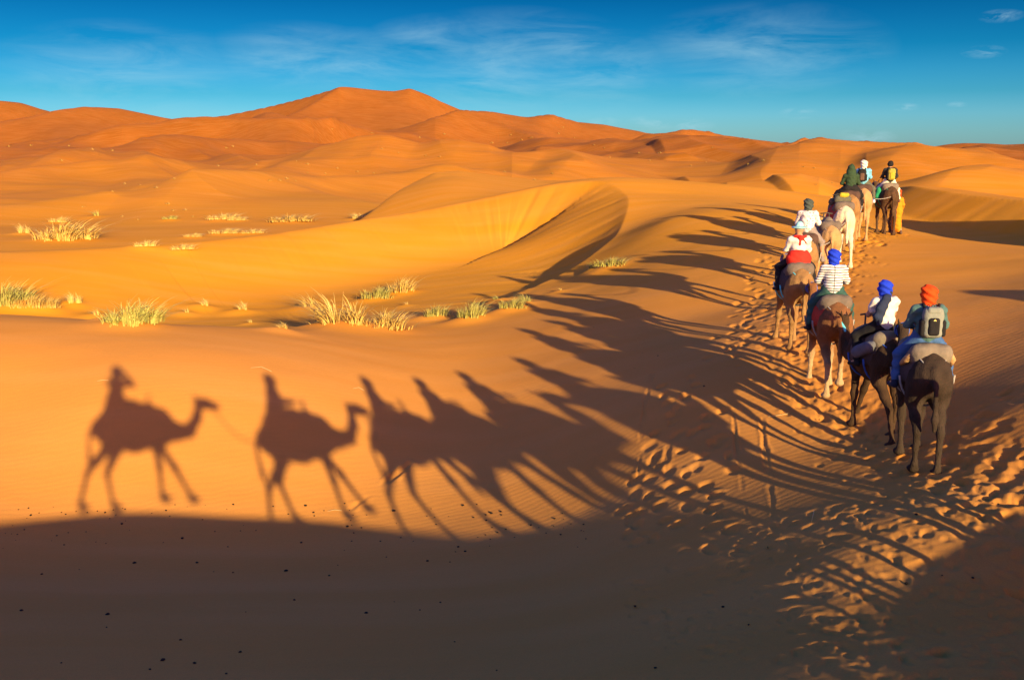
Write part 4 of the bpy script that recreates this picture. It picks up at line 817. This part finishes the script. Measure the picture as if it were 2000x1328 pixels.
# ------------------------------------------------------------------ dung pellets and straw on the foreground sand
def pellet(seed):
    bm = bmesh.new(); bmesh.ops.create_icosphere(bm, subdivisions=2, radius=1); r = random.Random(seed)
    for v in bm.verts: v.co = Vector((v.co.x * 1.25, v.co.y, v.co.z * .8)) * (1 + .12 * math.sin(v.co.x * 5 + seed) * math.cos(v.co.y * 4))
    me = bpy.data.meshes.new('dung_pellet'); bm.to_mesh(me); bm.free(); me.materials.append(cloth('dung', (.02, .014, .01), .8, 30)); me.polygons.foreach_set('use_smooth', np.ones(len(me.polygons), bool)); return me
PEL = [pellet(s) for s in range(3)]
def put_pellet(px, py, rad):
    h = hit(px, py)
    if not h or h[3] > 40: return
    o = bpy.data.objects.new('dung_pellet', random.choice(PEL)); COL.objects.link(o); o.location = (h[0], h[1], h[2] + rad * .25); o.scale = (rad * random.uniform(.8, 1.3),) * 3; o.rotation_euler = (0, random.uniform(-.3, .3), random.uniform(0, 6))
    tag(o, 'small dark dung pellet lying on the foreground sand', 'dung pellet', 'dung pellets on the foreground sand')
for k in range(125):
    px = random.uniform(-10, 1150); py = 985 + abs(random.gauss(0, 1)) * 55; put_pellet(px, py, .009 + .015 * random.random() ** 2.5)
for px, py in [(42, 1193), (353, 1250), (469, 1274), (888, 1254), (970, 1309), (575, 1172), (480, 1195), (293, 1308), (120, 1295), (820, 1192), (860, 1177), (770, 1175), (715, 1197), (380, 1296), (1240, 1184), (1412, 1186), (1462, 1220), (1280, 1305), (155, 1112), (210, 1200), (455, 1118), (208, 1225), (1500, 1070), (1690, 980), (1790, 1005), (1255, 690), (1285, 695), (1240, 720), (1600, 820), (1660, 840), (1375, 755), (1770, 1140), (1840, 1125), (1900, 1130), (1950, 985), (1160, 640), (1115, 650), (442, 1316), (318, 1290)]:
    put_pellet(px, py, .009 + .013 * random.random() ** 1.5)
STRAW = cloth('dry straw', (.75, .58, .3), .7)
for i, (px, py, L, a, lab) in enumerate([(1585, 1020, .16, 1.3, 'upright pale straw stalk on the churned sand below the camels'), (490, 720, .5, .05, 'pale straw blade lying above the second camel shadow'), (190, 745, .25, .1, 'pale straw blade lying left of the leftmost shadow head'), (690, 760, .3, .5, 'bent straw blade near the second camel shadow head'), (1500, 815, .4, .2, 'thin straw bent over the track lines'), (640, 1000, .3, .4, 'straw stalk along the drawn line near the shadow edge')]):
    h = hit(px, py)
    if h:
        d = Vector((math.cos(a), math.sin(a) * .3, .25 * math.sin(a) * 3 if a > 1 else .05)); p0 = Vector(h[:3]) + Vector((0, 0, .01))
        o = tube('straw_stalk', [p0, p0 + d * L * .5 + Vector((0, 0, .015)), Vector((p0 + d * L).xy).to_3d() + Vector((0, 0, gz(*(p0 + d * L).xy) + (.01 if a < 1 else L)))], .0035, STRAW); tag(o, lab, 'straw')

# ------------------------------------------------------------------ camera, sun, sky
cam = bpy.data.cameras.new('camera'); co = bpy.data.objects.new('camera', cam); COL.objects.link(co); co.location = (0, 0, 0); co.rotation_euler = (math.pi / 2 - PITCH, 0, 0)
cam.lens = 35; cam.sensor_width = 36; cam.clip_start = .02; cam.clip_end = 20000; scene.camera = co
sun = bpy.data.lights.new('sun', 'SUN'); sun.energy = 5.0; sun.angle = R(.53); sun.color = (1, .77, .36); so = bpy.data.objects.new('sun', sun); COL.objects.link(so); so.rotation_euler = (-SDIR).to_track_quat('Z', 'Y').to_euler(); so.location = (20, -50, 30)
w = bpy.data.worlds.new('World'); scene.world = w; w.use_nodes = True; nt = w.node_tree; bg = nt.nodes['Background']
sky = N(nt, 'ShaderNodeTexSky', sky_type='NISHITA'); sky.sun_disc = False; sky.sun_elevation = SUN_EL; sky.sun_rotation = math.atan2(-SDIR.x, -SDIR.y); sky.ozone_density = 3.0; sky.air_density = 1.0; sky.dust_density = .6
hs = N(nt, 'ShaderNodeHueSaturation', Saturation=1.35, Value=1.0); nt.links.new(sky.outputs[0], hs.inputs['Color'])
tcw = N(nt, 'ShaderNodeTexCoord'); vdir = tcw.outputs['Generated']; spw = N(nt, 'ShaderNodeSeparateXYZ'); nt.links.new(vdir, spw.inputs[0])
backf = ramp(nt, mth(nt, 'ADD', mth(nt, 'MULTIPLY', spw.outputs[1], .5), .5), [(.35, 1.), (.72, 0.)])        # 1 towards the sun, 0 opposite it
front = ramp(nt, mth(nt, 'MAXIMUM', spw.outputs[2], 0.0), [(0.0, (.42, .76, 1.4)), (.036, (.26, .63, 1.15)), (.055, (.12, .48, .84)), (.098, (.02, .31, .55)), (.15, (.004, .18, .34)), (.19, (.02, .17, .33)), (.26, (3.2, .6, 1.15)), (.42, (6.2, .92, 1.65))])   # upper stops: warm tint added above the view to fill and redden shade
tint = mixc(nt, 1.0, hs.outputs[0], mixc(nt, backf, front, (3.0, 1.02, 1.25)), 'MULTIPLY')  # sun-side sky warmed and brightened as added fill for shaded sand
def wd(px, py):
    a, t = ray(px, py); v = Vector((math.sin(a), math.cos(a), t)); return v.normalized()
def wnoise(scale, stretch, rot, detail=8.0):
    mp = N(nt, 'ShaderNodeMapping'); mp.inputs['Scale'].default_value = stretch; mp.inputs['Rotation'].default_value = rot; nt.links.new(vdir, mp.inputs[0])
    n = N(nt, 'ShaderNodeTexNoise', Scale=scale, Detail=detail, Roughness=.62, Distortion=.6); nt.links.new(mp.outputs[0], n.inputs['Vector']); return n.outputs['Fac']
cir = ramp(nt, wnoise(9.0, (1.0, 1.0, 4.5), (0, R(-14), 0)), [(.42, 0.), (.78, 1.)])
cir2 = ramp(nt, wnoise(5.0, (1.0, 1.0, 7.0), (0, R(8), 0)), [(.45, 0.), (.8, 1.)])
mask = None
for px, py, size in [(1000, 120, .085), (860, 90, .05), (1100, 95, .05), (960, 150, .07), (250, 145, .08), (580, 118, .06), (1480, 105, .08), (700, 130, .06), (1150, 140, .07)]:
    d = nt.nodes.new('ShaderNodeVectorMath'); d.operation = 'SUBTRACT'; nt.links.new(vdir, d.inputs[0]); d.inputs[1].default_value = wd(px, py)
    sc = nt.nodes.new('ShaderNodeVectorMath'); sc.operation = 'MULTIPLY'; nt.links.new(d.outputs[0], sc.inputs[0]); sc.inputs[1].default_value = (1, 1, 2.6)
    l = nt.nodes.new('ShaderNodeVectorMath'); l.operation = 'LENGTH'; nt.links.new(sc.outputs[0], l.inputs[0])
    g = ramp(nt, mth(nt, 'DIVIDE', l.outputs['Value'], size * 1.6), [(0., 1.), (1., 0.)])
    mask = g if mask is None else mth(nt, 'MAXIMUM', mask, g)
cl = mth(nt, 'MULTIPLY', mth(nt, 'MULTIPLY', mth(nt, 'ADD', cir, mth(nt, 'MULTIPLY', cir2, .6)), mask), .5)
puff = None; pn = ramp(nt, wnoise(40.0, (1, 1, 3.0), (0, 0, 0), 4.0), [(.42, 0.), (.65, 1.)])
for px, py, size in [(1768, 210, .014), (1922, 102, .02), (1560, 222, .02), (1955, 32, .02), (1350, 245, .025), (1870, 205, .01), (1280, 240, .03), (1690, 268, .03), (1180, 240, .02)]:
    d = nt.nodes.new('ShaderNodeVectorMath'); d.operation = 'SUBTRACT'; nt.links.new(vdir, d.inputs[0]); d.inputs[1].default_value = wd(px, py)
    sc = nt.nodes.new('ShaderNodeVectorMath'); sc.operation = 'MULTIPLY'; nt.links.new(d.outputs[0], sc.inputs[0]); sc.inputs[1].default_value = (1, 1, 3.2)
    l = nt.nodes.new('ShaderNodeVectorMath'); l.operation = 'LENGTH'; nt.links.new(sc.outputs[0], l.inputs[0])
    g = ramp(nt, mth(nt, 'DIVIDE', l.outputs['Value'], size), [(.2, 1.), (1., 0.)]); puff = g if puff is None else mth(nt, 'MAXIMUM', puff, g)
cl = mth(nt, 'MAXIMUM', cl, mth(nt, 'MULTIPLY', mth(nt, 'MULTIPLY', puff, pn), .4))
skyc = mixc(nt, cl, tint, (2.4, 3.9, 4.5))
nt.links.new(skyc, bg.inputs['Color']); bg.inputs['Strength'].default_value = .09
scene.view_settings.view_transform = 'Standard'; scene.view_settings.look = 'None'; scene.view_settings.gamma = 1; scene.view_settings.use_curve_mapping = False; scene.view_settings.exposure = 1.03
scene.cycles.max_bounces = 6; scene.cycles.diffuse_bounces = 3
for k, o in CAM.items():
    p = proj(*o.location); print('camel', k, [round(v) for v in p])
